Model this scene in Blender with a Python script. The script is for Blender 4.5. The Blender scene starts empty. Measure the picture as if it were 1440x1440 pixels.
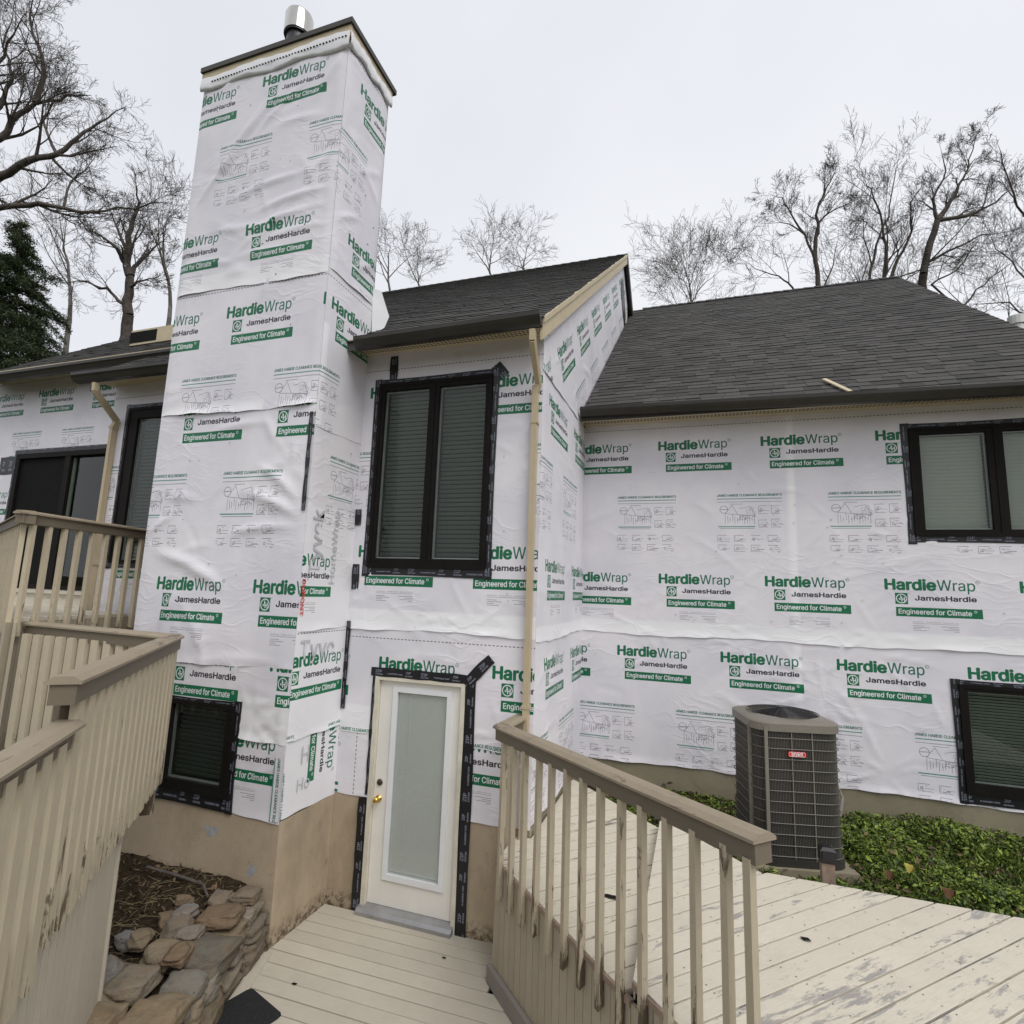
import bpy, bmesh, math, random
import numpy as np
from mathutils import Vector, Matrix

random.seed(7)
rng = np.random.default_rng(11)
scene = bpy.context.scene
COL = scene.collection

# ------------------------------------------------------------------ camera
CAM = np.array([3.0294, -4.9548, 2.9936])
_yaw, _pitch, _roll, _f = .3248, .1449, .0354, 776.904
_cy, _sy, _cp, _sp = math.cos(_yaw), math.sin(_yaw), math.cos(_pitch), math.sin(_pitch)
_fw = np.array([-_sy * _cp, _cy * _cp, _sp])
_r0 = np.array([_cy, _sy, 0.0])
_u0 = np.cross(_r0, _fw)
_R = math.cos(_roll) * _r0 + math.sin(_roll) * _u0
_U = -math.sin(_roll) * _r0 + math.cos(_roll) * _u0
cd = bpy.data.cameras.new('camera')
cd.sensor_width = 36
cd.lens = _f / 1440 * 36
cd.clip_start = .05
cd.clip_end = 2000
cam = bpy.data.objects.new('camera', cd)
COL.objects.link(cam)
cam.matrix_world = Matrix(((_R[0], _U[0], -_fw[0], CAM[0]), (_R[1], _U[1], -_fw[1], CAM[1]),
                           (_R[2], _U[2], -_fw[2], CAM[2]), (0, 0, 0, 1)))
scene.camera = cam


def at(px, py, depth):
    """the world point seen towards (px, py) at a distance along the view axis"""
    return CAM + depth * (_fw + _R * (px - 720) / _f - _U * (py - 720) / _f)


# ------------------------------------------------------------------ sky and sun
SUN_EL, SUN_AZ = math.radians(52), math.radians(128)      # azimuth clockwise from +Y
w = bpy.data.worlds.new('World')
scene.world = w
w.use_nodes = True
nt = w.node_tree
bg = nt.nodes['Background']
sky = nt.nodes.new('ShaderNodeTexSky')
sky.sky_type = 'NISHITA'
sky.sun_disc = False
sky.sun_elevation = SUN_EL
sky.sun_rotation = SUN_AZ
sky.air_density = 1.0
sky.dust_density = 4.0
mx = nt.nodes.new('ShaderNodeMix')
mx.data_type = 'RGBA'
mx.inputs[0].default_value = .93
nt.links.new(sky.outputs[0], mx.inputs[6])
# soft cloud deck: an even grey-white overcast with faint mottling
tc = nt.nodes.new('ShaderNodeTexCoord')
cn = nt.nodes.new('ShaderNodeTexNoise')
cn.inputs['Scale'].default_value = 1.3
cn.inputs['Detail'].default_value = 5
nt.links.new(tc.outputs['Generated'], cn.inputs['Vector'])
cr = nt.nodes.new('ShaderNodeValToRGB')
cr.color_ramp.elements[0].position = .3
cr.color_ramp.elements[0].color = (6.75, 6.9, 7.35, 1)
cr.color_ramp.elements[1].position = .75
cr.color_ramp.elements[1].color = (8.0, 8.1, 8.4, 1)
nt.links.new(cn.outputs['Fac'], cr.inputs[0])
nt.links.new(cr.outputs[0], mx.inputs[7])
nt.links.new(mx.outputs[2], bg.inputs[0])
bg.inputs[1].default_value = .1
sl = bpy.data.lights.new('sun', 'SUN')
sl.energy = 1.5
sl.angle = math.radians(35)
sl.color = (1, .985, .96)
sun = bpy.data.objects.new('sun', sl)
COL.objects.link(sun)
sd = Vector((math.sin(SUN_AZ) * math.cos(SUN_EL), math.cos(SUN_AZ) * math.cos(SUN_EL), math.sin(SUN_EL)))
sun.rotation_euler = sd.to_track_quat('Z', 'Y').to_euler()
sun.location = (8, -10, 14)
scene.view_settings.view_transform = 'Standard'
scene.view_settings.look = 'None'
scene.view_settings.gamma = 1
scene.view_settings.use_curve_mapping = False
scene.view_settings.exposure = .28


# ------------------------------------------------------------------ materials
class NT:
    def __init__(s, name, rough=.7, spec=.3, metal=0.0):
        s.m = bpy.data.materials.new(name)
        s.m.use_nodes = True
        s.t = s.m.node_tree
        s.b = s.t.nodes['Principled BSDF']
        s.b.inputs['Roughness'].default_value = rough
        s.b.inputs['Specular IOR Level'].default_value = spec
        s.b.inputs['Metallic'].default_value = metal

    def n(s, typ, **kw):
        nd = s.t.nodes.new('ShaderNode' + typ)
        for k, v in kw.items():
            setattr(nd, k, v)
        return nd

    def l(s, a, b):
        s.t.links.new(a, b)

    def coord(s, which='Object', scale=(1, 1, 1), rnd=False):
        if which == 'UV':
            c = s.n('UVMap').outputs[0]
        else:
            c = s.n('TexCoord').outputs[which]
        mp = s.n('Mapping')
        mp.inputs['Scale'].default_value = scale
        s.l(c, mp.inputs[0])
        if rnd:
            oi = s.n('ObjectInfo')
            ml = s.n('Math', operation='MULTIPLY')
            ml.inputs[1].default_value = 37.0
            s.l(oi.outputs['Random'], ml.inputs[0])
            cb = s.n('CombineXYZ')
            s.l(ml.outputs[0], cb.inputs[0])
            s.l(ml.outputs[0], cb.inputs[1])
            s.l(cb.outputs[0], mp.inputs[1])
        return mp.outputs[0]

    def noise(s, vec, scale, detail=4, rough=.6, dist=0):
        nd = s.n('TexNoise')
        nd.inputs['Scale'].default_value = scale
        nd.inputs['Detail'].default_value = detail
        nd.inputs['Roughness'].default_value = rough
        nd.inputs['Distortion'].default_value = dist
        s.l(vec, nd.inputs['Vector'])
        return nd.outputs['Fac']

    def ramp(s, val, stops):
        r = s.n('ValToRGB')
        e = r.color_ramp.elements
        while len(e) < len(stops):
            e.new(.5)
        for el, (p, c) in zip(e, stops):
            el.position = p
            el.color = (c, c, c, 1) if isinstance(c, (int, float)) else (*c, 1)
        s.l(val, r.inputs[0])
        return r.outputs[0]

    def mix(s, fac, a, b, blend='MIX'):
        m = s.n('Mix', data_type='RGBA', blend_type=blend)
        for inp, v in ((m.inputs[0], fac), (m.inputs[6], a), (m.inputs[7], b)):
            if isinstance(v, (int, float)):
                inp.default_value = v
            elif isinstance(v, tuple):
                inp.default_value = (*v, 1)
            else:
                s.l(v, inp)
        return m.outputs[2]

    def math(s, op, a, b=0.0, clamp=False):
        m = s.n('Math', operation=op, use_clamp=clamp)
        for inp, v in ((m.inputs[0], a), (m.inputs[1], b)):
            if isinstance(v, (int, float)):
                inp.default_value = v
            else:
                s.l(v, inp)
        return m.outputs[0]

    def color(s, c):
        if isinstance(c, tuple):
            s.b.inputs['Base Color'].default_value = (*c, 1)
        else:
            s.l(c, s.b.inputs['Base Color'])

    def bump(s, h, strength=.3, dist=.01):
        bp = s.n('Bump')
        bp.inputs['Strength'].default_value = strength
        bp.inputs['Distance'].default_value = dist
        s.l(h, bp.inputs['Height'])
        s.l(bp.outputs[0], s.b.inputs['Normal'])
        return bp


def simple(name, c, rough=.7, spec=.3, metal=0.0, var=.12, scale=6.0, bump=0.0):
    k = NT(name, rough, spec, metal)
    v = k.coord('Object', rnd=True)
    f = k.noise(v, scale, 5)
    lo = tuple(x * (1 - var) for x in c)
    hi = tuple(min(1, x * (1 + var)) for x in c)
    k.color(k.mix(k.ramp(f, [(.3, 0.0), (.7, 1.0)]), lo, hi))
    if bump:
        k.bump(k.noise(v, scale * 9, 4), bump, .004)
    return k.m


def wood(name, base, wear, wear_at=.62, dark=(.05, .04, .03), rough=.65, stain=.5, tint=.10, foot=False):
    """painted plank: UV u = metres along the board, v = metres across"""
    k = NT(name, rough, .25)
    uv = k.coord('UV', (1.0, 1.0, 1), True)
    st = k.coord('UV', (2.0, 11, 1), True)
    fine = k.noise(k.coord('UV', (3, 60, 1), True), 3, 6)
    big = k.noise(uv, 1.1, 4)
    oi = k.n('ObjectInfo').outputs['Random']
    c = k.mix(k.ramp(big, [(.3, 0.0), (.7, 1.0)]), tuple(x * (1 - tint) for x in base), base)
    c = k.mix(k.math('MULTIPLY', oi, .35), c, tuple(x * .82 for x in base))
    c = k.mix(k.math('MULTIPLY', k.ramp(fine, [(.38, 1.0), (.62, 0.0)]), .22), c, tuple(x * .55 for x in base))
    # worn through to grey timber
    pat = k.noise(st, 1.3, 8, .72, .4)
    reg = k.noise(uv, .55, 2)
    pm = k.math('ADD', k.math('MULTIPLY', pat, .75), k.math('MULTIPLY', reg, .35))
    if foot:           # sticks rot from the foot up
        sx = k.n('SeparateXYZ')
        k.l(k.n('UVMap').outputs[0], sx.inputs[0])
        pm = k.math('ADD', pm, k.math('MULTIPLY', k.math('SUBTRACT', .42, sx.outputs[0]), .30, True))
    pm = k.math('ADD', pm, k.math('MULTIPLY', k.math('SUBTRACT', k.noise(k.coord('UV', (14, 40, 1), True), 2.0, 4, .7), .5), .10))
    wm = k.ramp(pm, [(wear_at, 0.0), (wear_at + .012, .55), (wear_at + .05, 1.0)])
    grain = k.mix(fine, tuple(x * .55 for x in wear), wear)
    c = k.mix(wm, c, grain)
    # thin dark cracks and dirt along the grain
    crk = k.noise(k.coord('UV', (.8, 30, 1), True), 1.7, 5, .7)
    cm = k.ramp(crk, [(.70, 0.0), (.73, 1.0)])
    c = k.mix(k.math('MULTIPLY', cm, stain), c, dark)
    dirt = k.noise(k.coord('Object', (2, 2, 2)), 2.2, 6, .65)
    c = k.mix(k.math('MULTIPLY', k.ramp(dirt, [(.52, 0.0), (.8, 1.0)]), .35 * stain + .1), c, tuple(x * .45 for x in base))
    k.color(c)
    h = k.math('SUBTRACT', k.math('MULTIPLY', fine, .35), k.math('MULTIPLY', wm, .5))
    k.bump(h, .35, .004)
    return k.m


M = {}
M['deck'] = wood('cream_deck_paint', (.65, .595, .49), (.40, .375, .35), .615, rough=.6, stain=.35)
M['deck_worn'] = wood('worn_cream_deck_paint', (.65, .595, .49), (.41, .385, .355), .580, rough=.6, stain=.5)
M['walk'] = wood('scuffed_cream_deck_paint', (.63, .575, .465), (.25, .22, .19), .635, rough=.6, stain=.5)
M['deck_low'] = wood('pale_deck_paint', (.56, .51, .42), (.42, .38, .32), .75, rough=.6, stain=.25, tint=.2)
M['skirt'] = wood('beige_skirt_paint', (.43, .375, .285), (.20, .165, .125), .68, stain=.35)
M['skirt_pale'] = wood('greyed_skirt_paint', (.53, .48, .39), (.3, .26, .2), .8, stain=.12)
M['baluster'] = wood('beige_baluster_paint', (.50, .43, .315), (.13, .095, .065), .635, stain=1.0, foot=True)
M['baluster_tan'] = wood('tan_baluster_paint', (.55, .475, .345), (.17, .13, .085), .69, stain=.6, foot=True)
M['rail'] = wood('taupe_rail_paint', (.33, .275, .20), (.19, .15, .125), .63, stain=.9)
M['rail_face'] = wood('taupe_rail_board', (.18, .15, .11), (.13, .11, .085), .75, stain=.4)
M['trim'] = wood('grey_kickboard_paint', (.27, .245, .22), (.2, .17, .15), .8, stain=.3)
M['beige'] = simple('beige_trim_paint', (.52, .44, .30), .6, .3, var=.08)
M['tan_metal'] = simple('tan_downspout_paint', (.47, .385, .255), .45, .4, var=.07)
M['gutter'] = simple('dark_bronze_gutter', (.028, .024, .019), .38, .5, var=.2)
M['cap_metal'] = simple('dark_chimney_cap_metal', (.034, .030, .022), .5, .5, var=.25)
M['frame'] = simple('dark_bronze_window_frame', (.011, .0095, .0085), .55, .09, var=.2)
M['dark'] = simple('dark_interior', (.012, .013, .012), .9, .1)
M['white_paint'] = simple('door_white_paint', (.76, .735, .68), .45, .4, var=.06, scale=2.5)
M['white_trim'] = simple('white_lite_frame', (.74, .75, .76), .35, .4, var=.03)
M['jamb'] = simple('cream_door_jamb', (.62, .58, .48), .5, .4, var=.12)
M['brass'] = simple('polished_brass', (.75, .48, .12), .2, .5, 1.0, .05)
M['bronze'] = simple('aged_bronze', (.10, .075, .05), .35, .5, .8)
M['alu'] = simple('dull_aluminium', (.36, .36, .37), .4, .5, .6, .15)
M['steel'] = simple('bright_flue_steel', (.50, .485, .45), .12, .5, 1.0, .05)
M['soil'] = None
M['rubber'] = simple('black_rubber_mat', (.022, .023, .025), .85, .2, var=.3, scale=60, bump=.6)
M['ac_top'] = simple('taupe_ac_enamel', (.185, .168, .138), .45, .4, var=.05)
M['ac_dark'] = simple('dark_ac_louvre', (.035, .032, .027), .5, .4, var=.1)
M['ac_wire'] = simple('grey_ac_wire', (.105, .097, .083), .45, .4, var=.05)
M['black'] = simple('black_plastic', (.012, .012, .013), .4, .5)
M['red'] = simple('red_badge_enamel', (.55, .02, .015), .35, .5, var=.03)
M['white'] = simple('white_print', (.8, .8, .8), .5, .3, var=.02)
M['post'] = simple('weathered_post', (.30, .22, .17), .8, .2, var=.25, scale=14, bump=.4)
M['faded'] = simple('faded_grey_print', (.52, .52, .55), .6, .2, var=.06)
M['red_print'] = simple('red_print', (.6, .06, .05), .6, .2)
M['brown_leaf'] = simple('dead_leaf', (.15, .075, .04), .8, .2, var=.3, scale=25)
M['yellow_leaf'] = simple('yellow_leaf', (.42, .36, .08), .7, .2, var=.2, scale=25)
M['pvc'] = simple('white_vent_pipe', (.62, .62, .60), .5, .4, var=.05)
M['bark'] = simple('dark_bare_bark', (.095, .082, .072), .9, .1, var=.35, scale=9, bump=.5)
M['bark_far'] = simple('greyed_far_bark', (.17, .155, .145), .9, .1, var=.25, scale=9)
M['grey_patch'] = simple('bare_cement', (.33, .33, .33), .9, .1, var=.2, scale=20, bump=.4)


def blind(name, c):
    k = NT(name, .55, .35)
    k.color(c)
    return k.m


M['blind_dark'] = blind('green_grey_blind', (.10, .13, .10))
M['blind_black'] = blind('near_black_blind', (.075, .095, .092))
M['blind_light'] = blind('pale_green_grey_blind', (.46, .49, .44))
M['blind_mid'] = blind('grey_green_blind', (.21, .245, .21))
M['blind_door'] = blind('grey_door_blind', (.78, .785, .765))
M['spacer'] = simple('glazing_spacer', (.30, .32, .31), .35, .5, .3)


def glass(name='window_glass', tint=(.92, .935, .925), boost=1.0):
    k = NT(name)
    t = k.t
    tr = k.n('BsdfTransparent')
    tr.inputs[0].default_value = (*tint, 1)
    gl = k.n('BsdfGlossy')
    gl.inputs['Roughness'].default_value = .015
    fr = k.n('LayerWeight')
    fr.inputs['Blend'].default_value = .5
    f = k.math('ADD', k.math('MULTIPLY', k.math('POWER', fr.outputs['Facing'], 4.0), .85), .024 * boost, True)
    ms = k.n('MixShader')
    k.l(f, ms.inputs[0])
    k.l(tr.outputs[0], ms.inputs[1])
    k.l(gl.outputs[0], ms.inputs[2])
    k.l(ms.outputs[0], t.nodes['Material Output'].inputs['Surface'])
    return k.m


M['glass'] = glass()


def stucco():
    k = NT('tan_stucco', .9, .15)
    v = k.coord('Object')
    big = k.noise(v, 1.3, 5)
    c = k.mix(k.ramp(big, [(.3, 0.0), (.7, 1.0)]), (.385, .305, .215), (.47, .385, .28))
    spots = k.noise(v, 7, 6, .7)
    c = k.mix(k.ramp(spots, [(.60, 0.0), (.72, .55)]), c, (.19, .15, .09))
    c = k.mix(k.ramp(k.noise(k.coord('Object', (1, 1, .45)), 1.7, 5, .65), [(.46, 0.0), (.70, .65)]), c, (.21, .175, .12))
    # splash dirt low down, broken up
    sx = k.n('SeparateXYZ')
    k.l(k.n('NewGeometry').outputs['Position'], sx.inputs[0])
    lowm = k.math('SUBTRACT', .16, sx.outputs[2])
    lowm = k.math('MULTIPLY', lowm, 9.0, True)
    lowm = k.math('MULTIPLY', lowm, k.ramp(k.noise(v, 16, 6, .75), [(.45, 0.0), (.56, 1.0)]))
    c = k.mix(k.math('MULTIPLY', lowm, .8), c, (.07, .05, .03))
    k.color(c)
    k.bump(k.noise(v, 55, 6, .7), .5, .006)
    return k.m


def cement():
    k = NT('grey_cement_wall', .92, .12)
    v = k.coord('Object')
    c = k.mix(k.ramp(k.noise(v, 1.5, 5), [(.3, 0.0), (.7, 1.0)]), (.20, .175, .12), (.30, .265, .19))
    c = k.mix(k.ramp(k.noise(v, 5, 6, .7), [(.55, 0.0), (.75, .5)]), c, (.12, .11, .075))
    k.color(c)
    k.bump(k.noise(v, 45, 6, .7), .5, .006)
    return k.m


def shingle():
    k = NT('charcoal_asphalt_shingle', .95, .12)
    v = k.coord('Object', rnd=True)
    oi = k.n('ObjectInfo').outputs['Random']
    at_ = k.n('Attribute', attribute_name='tone').outputs['Fac']
    tone = k.math('FRACT', k.math('ADD', oi, at_))
    c = k.mix(tone, (.047, .045, .043), (.128, .124, .119))
    g = k.noise(v, 160, 3, .8)
    c = k.mix(k.ramp(g, [(.35, 0.0), (.7, 1.0)]), k.mix(.6, c, (.012, .012, .012)), k.mix(.35, c, (.20, .195, .185)))
    pat = k.noise(k.coord('Object'), .9, 3)
    c = k.mix(k.math('MULTIPLY', pat, .45), c, (.055, .052, .050))
    k.color(c)
    k.bump(g, .6, .004)
    return k.m


def rock():
    k = NT('fieldstone', .85, .2)
    v = k.coord('Object', (1, 1, 1), True)
    oi = k.n('ObjectInfo').outputs['Random']
    base = k.ramp(oi, [(0.0, (.19, .18, .155)), (.25, (.18, .125, .075)), (.45, (.20, .20, .195)), (.65, (.25, .20, .13)), (.85, (.14, .125, .10)), (1.0, (.24, .22, .18))])
    c = k.mix(k.ramp(k.noise(v, 4, 6, .65), [(.44, 0.0), (.60, 1.0)]), base, k.mix(.42, base, (.22, .145, .085)))
    lay = k.noise(k.coord('Object', (3, 3, 16), True), 2.2, 6, .7)
    c = k.mix(k.ramp(lay, [(.5, 0.0), (.75, .6)]), c, (.055, .05, .045))
    c = k.mix(k.ramp(k.noise(v, 9, 5, .7), [(.62, 0.0), (.72, .5)]), c, (.36, .34, .28))
    c = k.mix(k.ramp(k.noise(v, 3.5, 5, .7), [(.58, 0.0), (.75, .5)]), c, (.09, .11, .05))
    k.color(c)
    h = k.math('ADD', lay, k.noise(v, 22, 6, .7))
    k.bump(h, .8, .02)
    return k.m


def soil():
    k = NT('dark_leaf_litter_soil', .97, .1)
    v = k.coord('Object')
    c = k.mix(k.ramp(k.noise(v, 14, 8, .75), [(.35, 0.0), (.7, 1.0)]), (.018, .014, .009), (.085, .06, .036))
    k.color(c)
    k.bump(k.noise(v, 30, 8, .75), 1.0, .03)
    return k.m


def ground_mat():
    k = NT('earth_and_grass', .97, .1)
    v = k.coord('Object')
    c = k.mix(k.ramp(k.noise(v, 1.4, 8, .7), [(.4, 0.0), (.65, 1.0)]), (.05, .042, .026), (.055, .075, .025))
    k.color(c)
    k.bump(k.noise(v, 30, 6, .7), .8, .03)
    return k.m


def leaf_mat(name, a, b, rough=.55):
    k = NT(name, rough, .35)
    at_ = k.n('Attribute', attribute_name='tone').outputs['Fac']
    k.color(k.mix(at_, a, b))
    return k.m


M['straw'] = simple('dry_straw', (.27, .22, .13), .8, .2, var=.4, scale=30)
M['stucco'] = stucco()
M['cement'] = cement()
M['shingle'] = shingle()
M['rock'] = rock()
M['soil'] = soil()
M['ground'] = ground_mat()
M['ivy'] = leaf_mat('ground_cover_leaf', (.025, .055, .010), (.25, .32, .05))
M['litter'] = leaf_mat('dry_leaf_litter', (.025, .017, .010), (.17, .115, .065), .8)
M['needle'] = leaf_mat('evergreen_needles', (.028, .052, .024), (.14, .185, .075))


# ------------------------------------------------------------------ printed patterns, drawn in code
class Canvas:
    def __init__(s, w_m, h_m, ppm, ss=2, base=(1, 1, 1)):
        s.s = ppm * ss
        s.ss = ss
        s.W = int(round(w_m * ppm)) * ss
        s.H = int(round(h_m * ppm)) * ss
        s.a = np.ones((s.H, s.W, 3), np.float32) * np.array(base, np.float32)

    def tri(s, p, c):
        p = np.asarray(p, float) * s.s
        x0, y0 = np.floor(p.min(0)).astype(int)
        x1, y1 = np.ceil(p.max(0)).astype(int) + 1
        x0, y0 = max(x0, 0), max(y0, 0)
        x1, y1 = min(x1, s.W), min(y1, s.H)
        if x1 <= x0 or y1 <= y0:
            return
        X, Y = np.meshgrid(np.arange(x0, x1) + .5, np.arange(y0, y1) + .5)
        (ax, ay), (bx, by), (cx, cy) = p
        e1 = (bx - ax) * (Y - ay) - (by - ay) * (X - ax)
        e2 = (cx - bx) * (Y - by) - (cy - by) * (X - bx)
        e3 = (ax - cx) * (Y - cy) - (ay - cy) * (X - cx)
        m = ((e1 >= 0) & (e2 >= 0) & (e3 >= 0)) | ((e1 <= 0) & (e2 <= 0) & (e3 <= 0))
        s.a[y0:y1, x0:x1][m] = c

    def rect(s, x, y, w_, h_, c):
        s.tri([(x, y), (x + w_, y), (x + w_, y + h_)], c)
        s.tri([(x, y), (x + w_, y + h_), (x, y + h_)], c)

    def line(s, x0, y0, x1, y1, t, c):
        d = np.array([x1 - x0, y1 - y0], float)
        L = np.hypot(*d)
        if L < 1e-6:
            return
        n = np.array([-d[1], d[0]]) / L * t / 2
        a, b = np.array([x0, y0]), np.array([x1, y1])
        s.tri([a + n, b + n, b - n], c)
        s.tri([a + n, b - n, a - n], c)

    def box(s, x, y, w_, h_, t, c):
        s.line(x, y, x + w_, y, t, c)
        s.line(x, y + h_, x + w_, y + h_, t, c)
        s.line(x, y, x, y + h_, t, c)
        s.line(x + w_, y, x + w_, y + h_, t, c)

    def ring(s, x, y, r, t, c, n=28):
        for i in range(n):
            a, b = 2 * math.pi * i / n, 2 * math.pi * (i + 1) / n
            s.line(x + r * math.cos(a), y + r * math.sin(a), x + r * math.cos(b), y + r * math.sin(b), t, c)

    def text(s, txt, x, y, cap, c, width=None, bold=0.0, rot=0.0):
        T = text_tris(txt)
        lo, hi = T[..., 0].min(), T[..., 0].max()
        sc = cap / CAPH
        sx = sc if width is None else width / (hi - lo)
        P = T.copy()
        P[..., 0] = (P[..., 0] - lo) * sx
        P[..., 1] *= sc
        ca, sa = math.cos(rot), math.sin(rot)
        Q = np.stack([P[..., 0] * ca - P[..., 1] * sa + x, P[..., 0] * sa + P[..., 1] * ca + y], -1)
        offs = [(0, 0)] if bold <= 0 else [(bold * math.cos(k * math.pi / 4), .75 * bold * math.sin(k * math.pi / 4)) for k in range(8)]
        for ox, oy in offs:
            for t in Q:
                s.tri(t + np.array((ox, oy)), c)

    def image(s, name):
        a = s.a.reshape(s.H // s.ss, s.ss, s.W // s.ss, s.ss, 3).mean((1, 3))
        h, w_ = a.shape[:2]
        im = bpy.data.images.new(name, w_, h, alpha=False, float_buffer=True)
        im.colorspace_settings.name = 'Non-Color'
        px = np.ones((h, w_, 4), np.float32)
        px[..., :3] = a
        im.pixels.foreach_set(px.ravel())
        im.update()
        im.pack()
        return im


_tc = {}
FONT = None
try:                                    # the grotesque that ships with Blender, else its built-in font
    import os
    _fp = os.path.join(bpy.utils.system_resource('DATAFILES', path='fonts'), 'Inter.woff2')
    if os.path.exists(_fp):
        FONT = bpy.data.fonts.load(_fp)
except Exception:
    FONT = None


def text_mesh(txt, bold=0.0, extrude=0.0):
    cu = bpy.data.curves.new('lettering', 'FONT')
    cu.body = txt
    cu.size = 1
    if FONT is not None:
        cu.font = FONT
    cu.offset = bold
    cu.resolution_u = 3
    cu.extrude = extrude
    ob = bpy.data.objects.new('lettering', cu)
    COL.objects.link(ob)
    dg = bpy.context.evaluated_depsgraph_get()
    me = bpy.data.meshes.new_from_object(ob.evaluated_get(dg))
    bpy.data.objects.remove(ob)
    bpy.data.curves.remove(cu)
    return me


def text_tris(txt, bold=0.0):
    key = (txt, bold)
    if key not in _tc:
        me = text_mesh(txt, bold)
        me.calc_loop_triangles()
        V = np.array([v.co[:2] for v in me.vertices])
        I = np.array([t.vertices[:] for t in me.loop_triangles])
        _tc[key] = V[I]
        bpy.data.meshes.remove(me)
    return _tc[key]


CAPH = float(np.ptp(text_tris('H')[..., 1]))
GREEN, DGREEN, BLACK, GREY, TEAL, WHITE = (.012, .20, .085), (.02, .19, .11), (.035, .03, .045), (.35, .35, .37), (.12, .36, .27), (1.05, 1.08, 1.05)
TW, TH = 1.2, 2.7
cv = Canvas(TW, TH, 800)


def brand(u, v, fine):
    for du in (-TW, 0, TW):
        x = u + du
        if x > TW + .1 or x < -1.0:
            continue
        cv.rect(x, v, .775, .098, GREEN)
        cv.text('Engineered for Climate', x + .025, v + .028, .05, WHITE, .655, .0013)
        cv.ring(x + .715, v + .072, .011, .004, WHITE, 12)
        cv.rect(x, v + .128, .118, .122, GREEN)
        cv.ring(x + .059, v + .189, .047, .009, WHITE)
        cv.text('J', x + .036, v + .176, .046, WHITE, .020, .0022)
        cv.text('H', x + .060, v + .160, .046, WHITE, .028, .0022)
        cv.line(x + .040, v + .166, x + .080, v + .216, .004, GREEN)
        cv.ring(x + .130, v + .245, .005, .003, GREY, 8)
        cv.text('JamesHardie', x + .185, v + .175, .050, BLACK, .545, .0036)
        cv.text('Hardie', x - .085, v + .286, .110, GREEN, .462, .0090)
        cv.text('Wrap', x + .392, v + .286, .110, DGREEN, .335, .0016)
        cv.ring(x + .752, v + .378, .017, .004, DGREEN, 16)
        cv.text('R', x + .745, v + .371, .014, DGREEN, .013)
        if fine:
            cv.text('HardieWrap - Weather Barrier   jameshardie.com', x + .15, v - .06, .013, GREY, .41)
            cv.rect(x + .15, v - .072, .41, .004, GREY)
            for i in range(4):
                cv.line(x + .15, v - .095 - i * .016, x + .15 + (.10, .15, .07, .12)[i], v - .095 - i * .016, .005, GREY)
                cv.line(x + .56, v - .095 - i * .016, x + .56 - (.16, .09, .14, .05)[i], v - .095 - i * .016, .005, GREY)


def sketch_box(x, y, w_, h_, seed):
    r = random.Random(seed)
    t = .0035
    c = (.25, .25, .28)
    cv.line(x, y + h_, x + w_ * .85, y + h_, .005, c)
    if seed % 3:
        cv.line(x, y, x, y + h_, t, c)
        cv.line(x, y, x + w_, y, t, c)
    for i in range(9):
        a, b = x + r.random() * w_ * .8, y + r.random() * h_ * .8
        cv.line(a, b, a + (r.random() - .3) * w_ * .6, b + (r.random() - .5) * h_ * .4, t, c)
    cv.line(x + w_ * .5, y + h_ * .4, x + w_ * 1.15, y + h_ * (.3 + .1 * r.random()), t, (.2, .2, .2))
    if seed % 2:
        cv.ring(x + w_ * .25, y + h_ * .4, .012, .005, (.2, .2, .22), 12)
    else:
        cv.tri([(x + w_ * .2, y + .01), (x + w_ * .8, y + .012), (x + w_ * .8, y + h_ * .45)], (.55, .55, .57))


def diagram(u, v):
    for du in (-TW, 0, TW):
        x = u + du
        if x > TW + .1 or x < -.95:
            continue
        cv.text('JAMES HARDIE CLEARANCE REQUIREMENTS', x, v, .027, DGREEN, .72, .0016)
        cv.rect(x, v - .035, .72, .010, TEAL)
        cv.rect(x, v - .071, .72, .007, (.45, .47, .47))
        cv.rect(x + .15, v - .097, .14, .006, GREY)
        # a house drawn in thin line: gable, porch posts, trees
        c, t = (.22, .22, .25), .0042
        bx, by = x + .07, v - .34
        cv.ring(x + .075, v - .16, .045, .005, c, 14)
        cv.line(x + .035, v - .16, x + .12, v - .155, .006, c)
        cv.line(bx + .02, by + .13, bx + .10, by + .235, t, c)
        cv.line(bx + .10, by + .235, bx + .16, by + .12, t, c)
        cv.line(bx + .18, by + .19, bx + .30, by + .215, t, c)
        cv.line(bx + .30, by + .215, bx + .36, by + .10, t, c)
        cv.line(bx + .02, by + .13, bx + .36, by + .10, t, c)
        for i in range(13):
            xx = bx + .02 + i * .027
            cv.line(xx, by + .12 - (i % 3) * .02, xx + .004 * (i % 2), by + .005 + (i % 4) * .012, t, c)
        for i in range(6):
            cv.line(bx + .15 + i * .03, by + .05 + (i % 3) * .03, bx + .19 + i * .03, by + .06 + (i % 2) * .03, t, c)
        cv.box(bx + .19, by + .06, .06, .045, t, c)
        for i in range(7):
            cv.ring(bx + .30 + .04 * math.cos(i), by + .14 + .05 * math.sin(i * 1.7), .02, .003, (.4, .4, .42), 8)
        cv.rect(x + .01, v - .375, .41, .012, TEAL)
        cv.rect(x + .03, v - .395, .38, .007, (.3, .42, .37))
        sketch_box(x + .46, v - .215, .105, .095, 1)
        sketch_box(x + .60, v - .215, .105, .095, 2)
        sketch_box(x + .46, v - .375, .105, .085, 4)
        sketch_box(x + .60, v - .375, .105, .095, 5)
        for i in range(4):
            sketch_box(x + i * .185, v - .545, .12, .072, 7 + i)
            sketch_box(x + i * .185, v - .665, .12, .075, 12 + i)


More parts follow.
